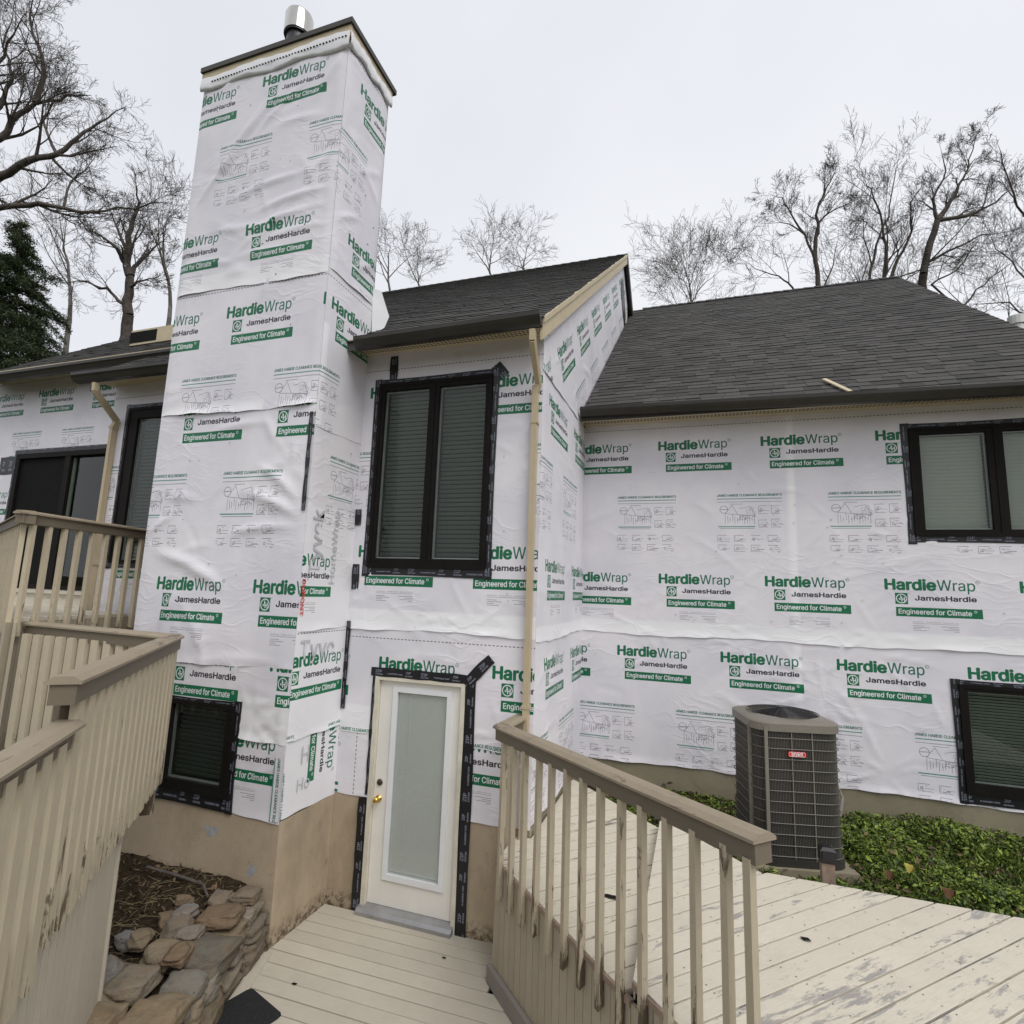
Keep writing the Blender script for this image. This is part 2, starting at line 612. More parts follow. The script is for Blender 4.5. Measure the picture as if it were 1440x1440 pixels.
BU = .35
brand(BU, .33, True)
diagram(BU + .6, 1.68)
brand(BU, 2.01, False)
for i in range(30):
    cv.rect(i * .04 + .006, 2.585, .024, .008, (.12, .11, .12))
IMG_WRAP = cv.image('house_wrap_print')

cv = Canvas(.5, .1, 700, 2, (.010, .010, .012))
for (tx, x, y, h_, w_) in (('ZIP', .03, .045, .028, .07), ('SYSTEM', .03, .02, .012, .08), ('FLASHING TAPE', .17, .03, .013, .16), ('ZIP', .37, .05, .022, .05), ('System', .36, .02, .012, .08)):
    cv.text(tx, x, y, h_, (.20, .21, .26), w_, .0012)
IMG_TAPE = cv.image('flashing_tape_print')


def wrap_mat():
    k = NT('printed_house_wrap', .42, .35)
    uv = k.n('UVMap', uv_map='print').outputs[0]
    im = k.n('TexImage', image=IMG_WRAP, extension='REPEAT', interpolation='Cubic')
    k.l(uv, im.inputs[0])
    v = k.coord('Object')
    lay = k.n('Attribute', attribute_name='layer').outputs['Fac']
    mott = k.ramp(k.noise(v, 1.0, 5, .62), [(.34, 0.0), (.60, 1.0)])
    base = k.mix(mott, (.655, .64, .69), (.76, .735, .77))
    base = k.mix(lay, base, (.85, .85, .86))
    k.color(k.mix(1.0, base, im.outputs[0], 'MULTIPLY'))
    # creases: sharp folds from ridged noise, in two directions
    d = k.n('VectorMath', operation='ADD')
    wob = k.n('TexNoise')
    wob.inputs['Scale'].default_value = 1.7
    k.l(v, wob.inputs['Vector'])
    wm = k.n('VectorMath', operation='SCALE')
    wm.inputs['Scale'].default_value = .55
    k.l(wob.outputs['Color'], wm.inputs[0])
    k.l(v, d.inputs[0])
    k.l(wm.outputs[0], d.inputs[1])
    hs = None
    for sc, rot, amp in (((1.0, 1.0, 3.2), .55, 1.0), ((1.0, 1.0, 2.6), -.75, .7), ((1.2, 1.2, 6.0), .12, .45)):
        mp = k.n('Mapping')
        mp.inputs['Rotation'].default_value = (rot, rot, 0)
        mp.inputs['Scale'].default_value = sc
        k.l(d.outputs[0], mp.inputs[0])
        n1 = k.noise(mp.outputs[0], .95, 2, .5)
        rid = k.math('ABSOLUTE', k.math('SUBTRACT', n1, .5))
        rid = k.ramp(rid, [(0.0, 1.0), (.022, .35), (.10, 0.0)])
        mask = k.ramp(k.noise(v, 1.1, 2), [(.42, 0.0), (.62, 1.0)])
        rid = k.math('MULTIPLY', k.math('MULTIPLY', rid, mask), amp)
        hs = rid if hs is None else k.math('ADD', hs, rid)
    hs = k.math('ADD', hs, k.math('MULTIPLY', k.noise(v, 3.2, 2), .6))
    k.bump(hs, .22, .014)
    return k.m


def tape_mat():
    k = NT('black_flashing_tape', .38, .45)
    uv = k.n('UVMap', uv_map='print').outputs[0]
    im = k.n('TexImage', image=IMG_TAPE, extension='REPEAT')
    mp = k.n('Mapping')
    mp.inputs['Scale'].default_value = (2, 10, 1)
    k.l(uv, mp.inputs[0])
    k.l(mp.outputs[0], im.inputs[0])
    v = k.coord('Object')
    sm = k.ramp(k.noise(k.coord('Object', (9, 9, 9)), 1.5, 6, .7), [(.62, 0.0), (.72, .5)])
    k.color(k.mix(sm, im.outputs[0], (.045, .045, .055)))
    k.bump(k.noise(v, 22, 4, .6), .45, .006)
    return k.m


M['wrap'] = wrap_mat()
M['tape'] = tape_mat()
M['plain_wrap'] = simple('unprinted_white_wrap', (.78, .78, .80), .45, .35, var=.04, scale=3, bump=.1)

# ------------------------------------------------------------------ object helpers
ORIGIN = {}


def thing(name, label, cat, loc=(0, 0, 0), group=None):
    o = bpy.data.objects.new(name, None)
    o.empty_display_size = .2
    COL.objects.link(o)
    o.location = loc
    o['label'] = label
    o['category'] = cat
    if group:
        o['group'] = group
    ORIGIN[o.name] = Vector(loc)
    return o


def origin_of(o):
    return ORIGIN.get(o.name, Vector((0, 0, 0)))


def link(name, me, mat, parent=None, smooth=False, label=None, loc=None):
    o = bpy.data.objects.new(name, me)
    COL.objects.link(o)
    if mat is not None and not me.materials:
        me.materials.append(mat)
    if smooth:
        me.polygons.foreach_set('use_smooth', [True] * len(me.polygons))
    if parent is not None:
        o.parent = parent
        ORIGIN[o.name] = origin_of(parent)
    if loc is not None:
        o.location = Vector(loc) - (origin_of(parent) if parent is not None else Vector((0, 0, 0)))
        ORIGIN[o.name] = Vector(loc)
    if label:
        o['label'] = label
    return o


class MB:
    """collects faces in world coordinates; build() links them as one mesh object"""

    def __init__(s):
        s.v, s.f, s.uv = [], [], []

    def face(s, pts, uv=None):
        i = len(s.v)
        s.v += [tuple(float(c) for c in p) for p in pts]
        s.f.append(tuple(range(i, i + len(pts))))
        s.uv += list(uv) if uv else [(0, 0)] * len(pts)

    def box(s, a, b):
        x0, y0, z0 = a
        x1, y1, z1 = b
        s.obox(((x0 + x1) / 2, (y0 + y1) / 2, (z0 + z1) / 2), (1, 0, 0), (0, 1, 0), (0, 0, 1), abs(x1 - x0) / 2, abs(y1 - y0) / 2, abs(z1 - z0) / 2)

    def obox(s, c, ex, ey, ez, hx, hy, hz):
        c, ex, ey, ez = (np.array(q, float) for q in (c, ex, ey, ez))
        P = {}
        for i in (-1, 1):
            for j in (-1, 1):
                for k in (-1, 1):
                    P[i, j, k] = c + ex * hx * i + ey * hy * j + ez * hz * k
        q = [((-1, -1, -1), (-1, 1, -1), (1, 1, -1), (1, -1, -1)), ((-1, -1, 1), (1, -1, 1), (1, 1, 1), (-1, 1, 1)),
             ((-1, -1, -1), (1, -1, -1), (1, -1, 1), (-1, -1, 1)), ((1, 1, -1), (-1, 1, -1), (-1, 1, 1), (1, 1, 1)),
             ((-1, 1, -1), (-1, -1, -1), (-1, -1, 1), (-1, 1, 1)), ((1, -1, -1), (1, 1, -1), (1, 1, 1), (1, -1, 1))]
        H = (hx, hy, hz)
        L = max(range(3), key=lambda i: H[i])
        rest = [i for i in range(3) if i != L]
        for f in q:
            uv = []
            for t in f:
                ax = [t[i] * H[i] for i in range(3)]
                uv.append((ax[L], ax[rest[0]] + ax[rest[1]] * .97))
            s.face([P[t] for t in f], uv)

    def beam(s, p0, p1, w_, h_, up=(0, 0, 1)):
        p0, p1, up = np.array(p0, float), np.array(p1, float), np.array(up, float)
        d = p1 - p0
        L = np.linalg.norm(d)
        d /= L
        sd_ = np.cross(d, up)
        sd_ /= np.linalg.norm(sd_)
        u2 = np.cross(sd_, d)
        s.obox((p0 + p1) / 2, d, sd_, u2, L / 2, w_ / 2, h_ / 2)

    def prism(s, poly, z0, z1, udir=(1, 0), bev=0.0):
        """vertical prism of a convex plan polygon (counter-clockwise); uv along udir"""
        poly = [np.array(p, float) for p in poly]
        ud = np.array(udir, float)
        vd = np.array([-ud[1], ud[0]])
        g = lambda p: (float(p @ ud), float(p @ vd))
        top = poly
        if bev:
            c = sum(poly) / len(poly)
            top = []
            n = len(poly)
            for i in range(n):
                a, b, d = poly[i - 1], poly[i], poly[(i + 1) % n]
                e1, e2 = (b - a), (d - b)
                n1 = np.array([-e1[1], e1[0]]) / (np.linalg.norm(e1) + 1e-9)
                n2 = np.array([-e2[1], e2[0]]) / (np.linalg.norm(e2) + 1e-9)
                top.append(b + (n1 + n2) * bev / max(.5, 1 + n1 @ n2))
        n = len(poly)
        s.face([(*p, z1) for p in top], [g(p) for p in top])
        s.face([(*p, z0) for p in reversed(poly)], [g(p) for p in reversed(poly)])
        zb = z1 - bev
        for i in range(n):
            a, b = poly[i], poly[(i + 1) % n]
            L = float(np.linalg.norm(b - a))
            s.face([(*a, z0), (*b, z0), (*b, zb), (*a, zb)], [(0, 0), (L, 0), (L, zb - z0), (0, zb - z0)])
            if bev:
                ta, tb = top[i], top[(i + 1) % n]
                s.face([(*a, zb), (*b, zb), (*tb, z1), (*ta, z1)], [g(a), g(b), g(tb), g(ta)])

    def extrude(s, prof, p0, p1, side, up):
        """profile (a, b) -> side*a + up*b, swept from p0 to p1, capped"""
        p0, p1, side, up = (np.array(q, float) for q in (p0, p1, side, up))
        A = [p0 + side * a + up * b for a, b in prof]
        B = [p1 + side * a + up * b for a, b in prof]
        n = len(prof)
        L = float(np.linalg.norm(p1 - p0))
        acc = 0.0
        for i in range(n):
            j = (i + 1) % n
            w_ = math.hypot(prof[j][0] - prof[i][0], prof[j][1] - prof[i][1])
            s.face([A[i], A[j], B[j], B[i]], [(0, acc), (0, acc + w_), (L, acc + w_), (L, acc)])
            acc += w_
        s.face(list(reversed(A)), [(prof[i][0], prof[i][1]) for i in reversed(range(n))])
        s.face(B, [(p[0], p[1]) for p in prof])

    def tube(s, pts, r, n=8, closed=False):
        pts = [np.array(p, float) for p in pts]
        rs = r if isinstance(r, (list, tuple)) else [r] * len(pts)
        rings = []
        up = np.array([0, 0, 1.0])
        for i, p in enumerate(pts):
            if closed:
                d = pts[(i + 1) % len(pts)] - pts[i - 1]
            else:
                d = pts[min(i + 1, len(pts) - 1)] - pts[max(i - 1, 0)]
            d = d / (np.linalg.norm(d) + 1e-12)
            a = np.cross(d, up)
            if np.linalg.norm(a) < 1e-3:
                a = np.cross(d, np.array([1.0, 0, 0]))
            a /= np.linalg.norm(a)
            b = np.cross(d, a)
            rings.append([p + rs[i] * (a * math.cos(2 * math.pi * k / n) + b * math.sin(2 * math.pi * k / n)) for k in range(n)])
        m = len(pts)
        for i in range(m if closed else m - 1):
            A, B = rings[i], rings[(i + 1) % m]
            for k in range(n):
                s.face([A[k], B[k], B[(k + 1) % n], A[(k + 1) % n]])
        if not closed:
            s.face(rings[0])
            s.face(list(reversed(rings[-1])))

    def mesh(s, name, off=Vector((0, 0, 0))):
        me = bpy.data.meshes.new(name)
        me.from_pydata([(x - off[0], y - off[1], z - off[2]) for x, y, z in s.v], [], s.f)
        ul = me.uv_layers.new(name='print')
        ul.data.foreach_set('uv', np.array(s.uv, np.float32).ravel())
        return me

    def build(s, name, mat, parent=None, smooth=False, label=None, weld=False, kind=None):
        off = origin_of(parent) if parent is not None else Vector((0, 0, 0))
        me = s.mesh(name, off)
        if weld:
            bm = bmesh.new()
            bm.from_mesh(me)
            bmesh.ops.remove_doubles(bm, verts=bm.verts, dist=1e-4)
            bmesh.ops.recalc_face_normals(bm, faces=bm.faces)
            bm.to_mesh(me)
            bm.free()
        o = link(name, me, mat, parent, smooth, label)
        if kind:
            o['kind'] = kind
        return o


def clip(poly, n, c):
    """keep the part of a plan polygon where n.p <= c"""
    out = []
    for i in range(len(poly)):
        a, b = np.array(poly[i], float), np.array(poly[(i + 1) % len(poly)], float)
        da, db = a @ n - c, b @ n - c
        if da <= 0:
            out.append(a)
        if da * db < 0:
            out.append(a + (b - a) * da / (da - db))
    return out


def area(p):
    return abs(sum(p[i][0] * p[(i + 1) % len(p)][1] - p[(i + 1) % len(p)][0] * p[i][1] for i in range(len(p)))) / 2 if len(p) > 2 else 0


def ccw(p):
    a = sum(p[i][0] * p[(i + 1) % len(p)][1] - p[(i + 1) % len(p)][0] * p[i][1] for i in range(len(p)))
    return p if a > 0 else list(reversed(p))


# ------------------------------------------------------------------ ground
def grid_patch(name, x0, x1, y0, y1, nx, ny, fz, mat, kind):
    xs, ys = np.linspace(x0, x1, nx), np.linspace(y0, y1, ny)
    X, Y = np.meshgrid(xs, ys)
    Z = fz(X, Y)
    me = bpy.data.meshes.new(name)
    V = np.stack([X, Y, Z], -1).reshape(-1, 3)
    F = [(j * nx + i, j * nx + i + 1, (j + 1) * nx + i + 1, (j + 1) * nx + i) for j in range(ny - 1) for i in range(nx - 1)]
    me.from_pydata(V.tolist(), [], F)
    o = link(name, me, mat, smooth=True)
    o['kind'] = kind
    return o


def ground_z(X, Y):
    d = np.hypot(X, Y)
    return -.35 - .0 * d + .004 * np.maximum(0, d - 15) * np.sin(X * .02 + 1)


grid_patch('ground', -900, 900, -900, 900, 61, 61, ground_z, M['ground'], 'structure')


def bank_z(X, Y):
    return .70 + .035 * np.sin(X * 2.1 + Y) * np.cos(Y * 2.7) + .05 * np.clip((Y - .2) / 2, 0, 1)


grid_patch('garden_bank', 1.62, 11, -.12, 2.16, 95, 24, bank_z, M['soil'], 'structure')

# ------------------------------------------------------------------ the house
house = thing('house', 'house clad in white printed house wrap with tall wrapped chimney and charcoal shingle roofs', 'house', (0, 2, 0))
YR = 2.145


def folds(seed, u0, u1, z0, z1, density, amp):
    r = np.random.default_rng(seed)
    n = int(.6 * density * (u1 - u0) * (z1 - z0))
    out = []
    for i in range(n):
        ang = r.choice([r.normal(.1, .25), r.normal(.75, .3), r.normal(-.7, .3)])
        out.append((r.uniform(u0, u1), r.uniform(z0, z1), ang, r.uniform(.15, .75), r.uniform(.014, .045), amp * r.uniform(.25, 1.0) ** 1.5 * r.choice([1, 1, 1, -.6])))
    return out


def disp(U, Z, fl):
    D = np.zeros_like(U)
    for cu, cz, a, L, wd, am in fl:
        du, dz = U - cu, Z - cz
        s_ = du * math.cos(a) + dz * math.sin(a)
        t_ = -du * math.sin(a) + dz * math.cos(a) + .12 * s_ * s_ / L
        q = np.clip(1 - (s_ / L) ** 2, 0, 1)
        D += am * q * q * np.exp(-(t_ / (wd * (.6 + .6 * q))) ** 2)
    return D


def sheet(parent, origin, udir, normal, u0, u1, zb, zt, pu, pz, zs=1.0, holes=(), seed=1, density=5, amp=.008,
          step=.03, proud=.0, rot=None, light=(), flare=.008, name='wrap_sheet', uflip=False, edges=True, extra=(), stars=()):
    """a sheet of printed wrap on a wall plane. (u, z) on the wall; pu = u of a print column, pz = z of the sheet's foot;
    zb / zt may be functions of u; rot = (u, z, angle) turns the print; light = rectangles lying in two layers"""
    O, ud, nn = (np.array(q, float) for q in (origin, udir, normal))
    fb = zb if callable(zb) else (lambda u: zb + 0 * u)
    ft = zt if callable(zt) else (lambda u: zt + 0 * u)
    us = set(np.linspace(u0, u1, max(2, int((u1 - u0) / step) + 1)).round(4))
    rect = not callable(zb) and not callable(zt)
    for h in holes:
        us |= {round(h[0], 4), round(h[1], 4)}
    us = np.array(sorted(x for x in us if u0 <= x <= u1))
    if rect:
        vs = set(np.linspace(zb, zt, max(2, int((zt - zb) / step) + 1)).round(4))
        for h in holes:
            vs |= {round(h[2], 4), round(h[3], 4)}
        vs = np.array(sorted(z for z in vs if zb <= z <= zt))
        U, Z = np.meshgrid(us, vs)
    else:
        hmax = float(np.max(ft(us) - fb(us)))
        tt = np.linspace(0, 1, max(2, int(hmax / step)))
        U, T = np.meshgrid(us, tt)
        Z = fb(U) + T * (ft(U) - fb(U))
    zlo, zhi = float(Z.min()), float(Z.max())
    fl = folds(seed, u0, u1, zlo, zhi, density, amp)
    fl += list(extra)
    rs_ = np.random.default_rng(seed + 500)
    for (su, sz_, cnt, sl2) in stars:          # creases running out of a pinched point
        for q in range(cnt):
            a_ = 2 * math.pi * (q + rs_.uniform(-.3, .3)) / cnt
            l_ = sl2 * rs_.uniform(.4, 1)
            fl.append((su + l_ * .9 * math.cos(a_), sz_ + l_ * .9 * math.sin(a_), a_, l_, rs_.uniform(.008, .016), rs_.uniform(.006, .013)))
    D = disp(U, Z, fl)
    D += amp * .35 * (np.sin(U * 2.3 + seed) * np.sin(Z * 1.9 + seed * 2) + 1) * .5
    bot = np.exp(-((Z - fb(U)) / .04) ** 2)
    wav = .5 + .5 * np.sin(U * 7 + seed) * np.sin(U * 2.6 + seed * 3)
    D += flare * bot * wav
    Zd = Z + bot * .012 * np.sin(U * 3.1 + seed) + bot * .004 * np.sin(U * 17 + seed)
    for h in holes:       # lie flat at the openings
        dx = np.maximum(np.maximum(h[0] - U, U - h[1]), 0)
        dz = np.maximum(np.maximum(h[2] - Z, Z - h[3]), 0)
        D *= np.clip(np.hypot(dx, dz) / .12, 0, 1)
    D = np.maximum(D, -.002) + proud
    if edges:
        D *= np.clip(np.minimum(U - u0, u1 - U) / .07, .08, 1)
    P = O + ud * U[..., None] + nn * D[..., None]
    P[..., 2] += Zd
    ny, nx = U.shape
    me = bpy.data.meshes.new(name)
    idx = lambda j, i: j * nx + i
    F = []
    cu, cz = (U[:-1, :-1] + U[1:, 1:]) / 2, (Z[:-1, :-1] + Z[1:, 1:]) / 2
    keep = np.ones(cu.shape, bool)
    for h in holes:
        keep &= ~((cu > h[0]) & (cu < h[1]) & (cz > h[2]) & (cz < h[3]))
    fwd = np.cross(ud, np.array([0, 0, 1.0])) @ nn > 0
    for j, i in zip(*np.nonzero(keep)):
        q = (idx(j, i), idx(j, i + 1), idx(j + 1, i + 1), idx(j + 1, i))
        F.append(q if fwd else q[::-1])
    off = np.array(origin_of(parent))
    me.from_pydata((P.reshape(-1, 3) - off).tolist(), [], F)
    du, dz = U - pu, Z - pz
    if uflip:
        du = -du
    if rot:
        ru, rz, a = rot
        du, dz = (U - ru) * math.cos(a) + (Z - rz) * math.sin(a), -(U - ru) * math.sin(a) + (Z - rz) * math.cos(a)
        du, dz = du + pu, dz + pz
    tu = (BU + du) / TW
    tv = dz / (TH * zs)
    uvv = np.stack([tu, tv], -1).reshape(-1, 2)
    ul = me.uv_layers.new(name='print')
    li = np.zeros(len(me.loops), np.int32)
    me.loops.foreach_get('vertex_index', li)
    ul.data.foreach_set('uv', uvv[li].astype(np.float32).ravel())
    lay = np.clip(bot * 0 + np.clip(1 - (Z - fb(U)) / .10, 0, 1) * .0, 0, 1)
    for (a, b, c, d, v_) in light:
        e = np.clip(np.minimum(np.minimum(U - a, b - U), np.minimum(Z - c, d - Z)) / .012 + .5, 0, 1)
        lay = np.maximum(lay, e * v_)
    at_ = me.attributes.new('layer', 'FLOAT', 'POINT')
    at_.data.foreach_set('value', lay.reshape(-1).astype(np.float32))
    return link(name, me, M['wrap'], parent, smooth=True)


X3, Y3, Z3 = np.eye(3)

# windows: (u0, u1, z0, z1) of the tape's outer edge, tape widths, glass rectangles
def window(name, origin, ud, nn, tape, glass_rects, slat_mat, pitch=.045, tw=(.07, .07, .07, .07), label=None, slats=True, cover=.52):
    O, ud, nn = (np.array(q, float) for q in (origin, ud, nn))
    P = lambda u, z, d=0.0: O + ud * u + Z3 * z + nn * d
    t0, t1, b0, b1 = tape
    f0, f1, g0, g1 = t0 + tw[0], t1 - tw[1], b0 + tw[2], b1 - tw[3]

    def slab(m, a, b, c, d, n0, n1):
        m.obox(P((a + b) / 2, (c + d) / 2, (n0 + n1) / 2), ud, Z3, nn, abs(b - a) / 2, abs(d - c) / 2, abs(n1 - n0) / 2)
    m = MB()
    us = [f0] + [x for g in glass_rects for x in (g[0], g[1])] + [f1]
    gz0, gz1 = glass_rects[0][2], glass_rects[0][3]
    for i in range(0, len(us), 2):
        slab(m, us[i], us[i + 1], g0, g1, -.06, .028)
        if us[i + 1] - us[i] > .09 and 0 < i < len(us) - 2:      # joint between two sashes
            c = (us[i] + us[i + 1]) / 2
            slab(m, c - .012, c + .012, g0 + .01, g1 - .01, .0285, .036)
    for g in glass_rects:
        slab(m, g[0] + .0005, g[1] - .0005, g0, gz0, -.06, .0275)
        slab(m, g[0] + .0005, g[1] - .0005, gz1, g1, -.06, .0275)
    # outer lip of the frame
    for a, b, c, d in ((f0 - .006, f0 + .03, g0 - .006, g1 + .006), (f1 - .03, f1 + .006, g0 - .006, g1 + .006)):
        slab(m, a, b, c, d, .0, .036)
    for c, d in ((g0 - .006, g0 + .03), (g1 - .03, g1 + .006)):
        slab(m, f0 + .0305, f1 - .0305, c, d, .0, .0355)
    wdw = m.build(name, M['frame'], house, label=label)
    for g in glass_rects:
        a, b, c, d = g
        m = MB()
        slab(m, a - .002, b + .002, c - .002, d + .002, -.006, -.001)
        m.build('pane', M['glass'], wdw)
        m = MB()
        slab(m, a, a + .014, c, d, -.030, -.008)
        slab(m, b - .014, b, c, d, -.030, -.008)
        slab(m, a + .014, b - .014, c, c + .014, -.030, -.0085)
        slab(m, a + .014, b - .014, d - .014, d, -.030, -.0085)
        m.build('spacer', M['spacer'], wdw)
        m = MB()
        slab(m, a - .05, b + .05, c - .05, d + .05, -.15, -.12)
        slab(m, a - .05, a - .002, c - .05, d + .05, -.12, -.061)
        slab(m, b + .002, b + .05, c - .05, d + .05, -.12, -.061)
        m.build('recess', M['dark'], wdw)
        if slats:
            m = MB()
            th = math.radians(60)
            m.obox((0, 0, 0), ud, Z3 * math.sin(th) + nn * math.cos(th), np.cross(ud, Z3 * math.sin(th) + nn * math.cos(th)), (b - a) / 2 - .016, pitch * cover, .0012)
            me = m.mesh('slat')
            z = d - .03
            while z > c + .012:
                link('slat', me, slat_mat, wdw, loc=None).location = Vector(P((a + b) / 2, z, -.075)) - origin_of(house)
                z -= pitch
    # flashing tape round the frame, laid a little uneven
    r = random.Random(int(abs(t0 * 100)))
    j = lambda: r.uniform(-.008, .008)
    segs = [((t0, b0 + j()), (t1 + j(), b0), tw[2], 0, 1), ((t0 + j(), b1), (t1 + j(), b1 + j()), tw[3], 0, -1),
            ((t0, b0 - .01), (t0 + j(), b1 + .005), tw[0], 1, 1), ((t1 + j(), b0 - .012), (t1, b1 + .01), tw[1], 1, -1)]
    for i, (p, q, wd, vert, sgn) in enumerate(segs):
        m = MB()
        e = .0135 + .002 * vert
        n = 10
        for k in range(n):
            s0, s1 = k / n, (k + 1) / n
            A = (p[0] + (q[0] - p[0]) * s0, p[1] + (q[1] - p[1]) * s0)
            B = (p[0] + (q[0] - p[0]) * s1, p[1] + (q[1] - p[1]) * s1)
            jj = [.006 * math.sin(i * 3 + 5 * s) for s in (s0, s1)]
            ov = wd + .01
            if vert:
                c = [(A[0] + jj[0], A[1]), (B[0] + jj[1], B[1]), (B[0] + sgn * ov, B[1]), (A[0] + sgn * ov, A[1])]
            else:
                c = [(A[0], A[1] + jj[0]), (B[0], B[1] + jj[1]), (B[0], B[1] + sgn * ov), (A[0], A[1] + sgn * ov)]
            Lk = math.hypot(q[0] - p[0], q[1] - p[1])
            uv = [(s0 * Lk, 0), (s1 * Lk, 0), (s1 * Lk, .098), (s0 * Lk, .098)]
            m.face([P(*c[t], e) for t in range(4)], uv)
            m.face([P(*c[0], 0), P(*c[1], 0), P(*c[1], e), P(*c[0], e)])
        m.build('window_tape', M['tape'], wdw)
    return wdw, (f0 + .01, f1 - .01, g0 + .01, g1 - .01)


FRONT = ((0, 0, 0), X3, -Y3)                       # bump front wall, u = x
RIGHT = ((0, YR, 0), X3, -Y3)
CHIM = ((0, -.763, 0), X3, -Y3)
CSIDE = ((-.38, 0, 0), Y3, X3)                     # u = y
SIDE = ((1.63, 0, 0), Y3, X3)
LEFT = ((0, .9, 0), X3, -Y3)

w1, h_bump = window('window', *FRONT, (-.24, 1.18, 3.12, 5.215), [(-.105, .42, 3.295, 5.075), (.535, 1.05, 3.295, 5.075)], M['blind_dark'], .046, (.068, .068, .085, .062),
                    'tall dark two-sash window with green-grey blinds above the white door', cover=.36)
w2, h_rup = window('window', *RIGHT, (5.236, 6.78, 3.68, 5.03), [(5.40, 6.01, 3.83, 4.895), (6.155, 6.63, 3.83, 4.895)], M['blind_light'], .042, (.07, .07, .085, .06),
                   'upper right two-sash window with pale blinds near the eave')
w3, h_rlow = window('window', *RIGHT, (5.525, 6.78, 1.06, 2.265), [(5.66, 6.62, 1.26, 2.15)], M['blind_mid'], .03, (.065, .06, .10, .05),
                    'low right window close to the ivy', cover=.42)
w4, h_ch = window('window', *CHIM, (-1.86, -.90, .985, 1.92), [(-1.69, -1.04, 1.185, 1.855)], M['blind_black'], .04, (.06, .06, .12, .04),
                  'small dark window low in the chimney wall', slats=True)
w5, h_nar = window('window', *FRONT, (-3.93, -2.45, 3.125, 5.22), [(-3.70, -3.20, 3.22, 5.02), (-3.07, -2.60, 3.22, 5.02)], M['blind_dark'], .046, (.06, .06, .07, .06),
                   'tall narrow dark window left of the chimney', cover=.36)


# sliding door of the upper deck
def sliding_door():
    O = (0, .9, 0)
    m = MB()
    a0, a1, z0, z1 = -7.56, -5.10, 2.80, 4.96
    bx = lambda m, x0, x1, c, d, n0, n1: m.box((x0, .9 - n1, c), (x1, .9 - n0, d))
    bx(m, a0, a0 + .09, z0, z1, -.08, .03)
    bx(m, a1 - .09, a1, z0, z1, -.08, .03)
    bx(m, a0 + .09, a1 - .09, z1 - .08, z1, -.08, .029)
    bx(m, a0 + .09, a1 - .09, z0, z0 + .06, -.08, .029)
    bx(m, -6.40, -6.28, z0 + .06, z1 - .08, -.06, .02)
    d = m.build('sliding_door', M['frame'], house, label='black sliding glass door onto the upper deck')
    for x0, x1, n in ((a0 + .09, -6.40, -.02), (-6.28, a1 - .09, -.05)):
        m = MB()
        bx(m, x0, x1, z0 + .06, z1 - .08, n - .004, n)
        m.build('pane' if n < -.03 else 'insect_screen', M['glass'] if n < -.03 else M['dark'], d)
    m = MB()
    bx(m, -6.275, -6.24, z0 + .1, z1 - .1, -.062, -.03)
    m.build('door_stile', M['blind_dark'], d)
    m = MB()
    bx(m, a0, a1, z0, z1, -.8, -.78)
    bx(m, a0 - .02, a0, z0, z1, -.8, -.081)
    bx(m, a1, a1 + .02, z0, z1, -.8, -.081)
    m.build('recess', M['dark'], d)
    m = MB()
    bx(m, a0 - .08, a1 + .06, z1 - .01, z1 + .075, 0, .008)
    bx(m, a0 - .08, a0 + .01, z0, z1 - .01, 0, .007)
    for k in range(len(m.uv)):
        m.uv[k] = (m.uv[k][0], m.uv[k][1])
    m.build('door_tape', M['tape'], d)
    m = MB()
    bx(m, a0, a1 - .12, z0 - .05, z0 - .012, 0, .10)
    m.build('door_sill', M['white_trim'], d)
    return (a0 + .01, a1 - .01, z0 + .0, z1 - .01)


h_sl = sliding_door()

# ---- wrap sheets
# right wing wall
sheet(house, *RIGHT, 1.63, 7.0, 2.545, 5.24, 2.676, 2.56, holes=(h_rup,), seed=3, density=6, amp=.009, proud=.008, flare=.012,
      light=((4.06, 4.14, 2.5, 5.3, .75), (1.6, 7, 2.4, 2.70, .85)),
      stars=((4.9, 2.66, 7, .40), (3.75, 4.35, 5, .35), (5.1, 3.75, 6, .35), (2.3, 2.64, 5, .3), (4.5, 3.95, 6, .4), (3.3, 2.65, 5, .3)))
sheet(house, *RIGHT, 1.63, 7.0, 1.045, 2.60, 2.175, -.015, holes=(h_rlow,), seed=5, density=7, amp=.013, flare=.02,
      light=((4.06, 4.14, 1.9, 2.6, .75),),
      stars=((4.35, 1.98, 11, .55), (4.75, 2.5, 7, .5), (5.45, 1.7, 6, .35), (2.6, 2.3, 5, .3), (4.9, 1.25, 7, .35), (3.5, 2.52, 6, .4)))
# gable side wall: lower, middle and the sheet laid along the rake
RS = .733
rake = lambda y: np.where(y < 5.96, 5.5 + RS * (y + .38), 10.15 - RS * (y - 5.96)) - .16
sheet(house, *SIDE, 0, YR, .97, 2.60, .40, -.03, seed=8, density=8, amp=.010, flare=.01)
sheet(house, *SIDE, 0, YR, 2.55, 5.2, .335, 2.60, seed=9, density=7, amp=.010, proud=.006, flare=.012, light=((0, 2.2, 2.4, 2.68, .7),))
sheet(house, *SIDE, 0, 6.75, lambda y: 5.16 + 0 * y + np.maximum(0, y - 1.9) * .70, rake, 0, 0, seed=10, density=7, amp=.012, proud=.010,
      rot=(.80 + 2.01 * .6, 5.33 - 2.01 * .8, .6435))
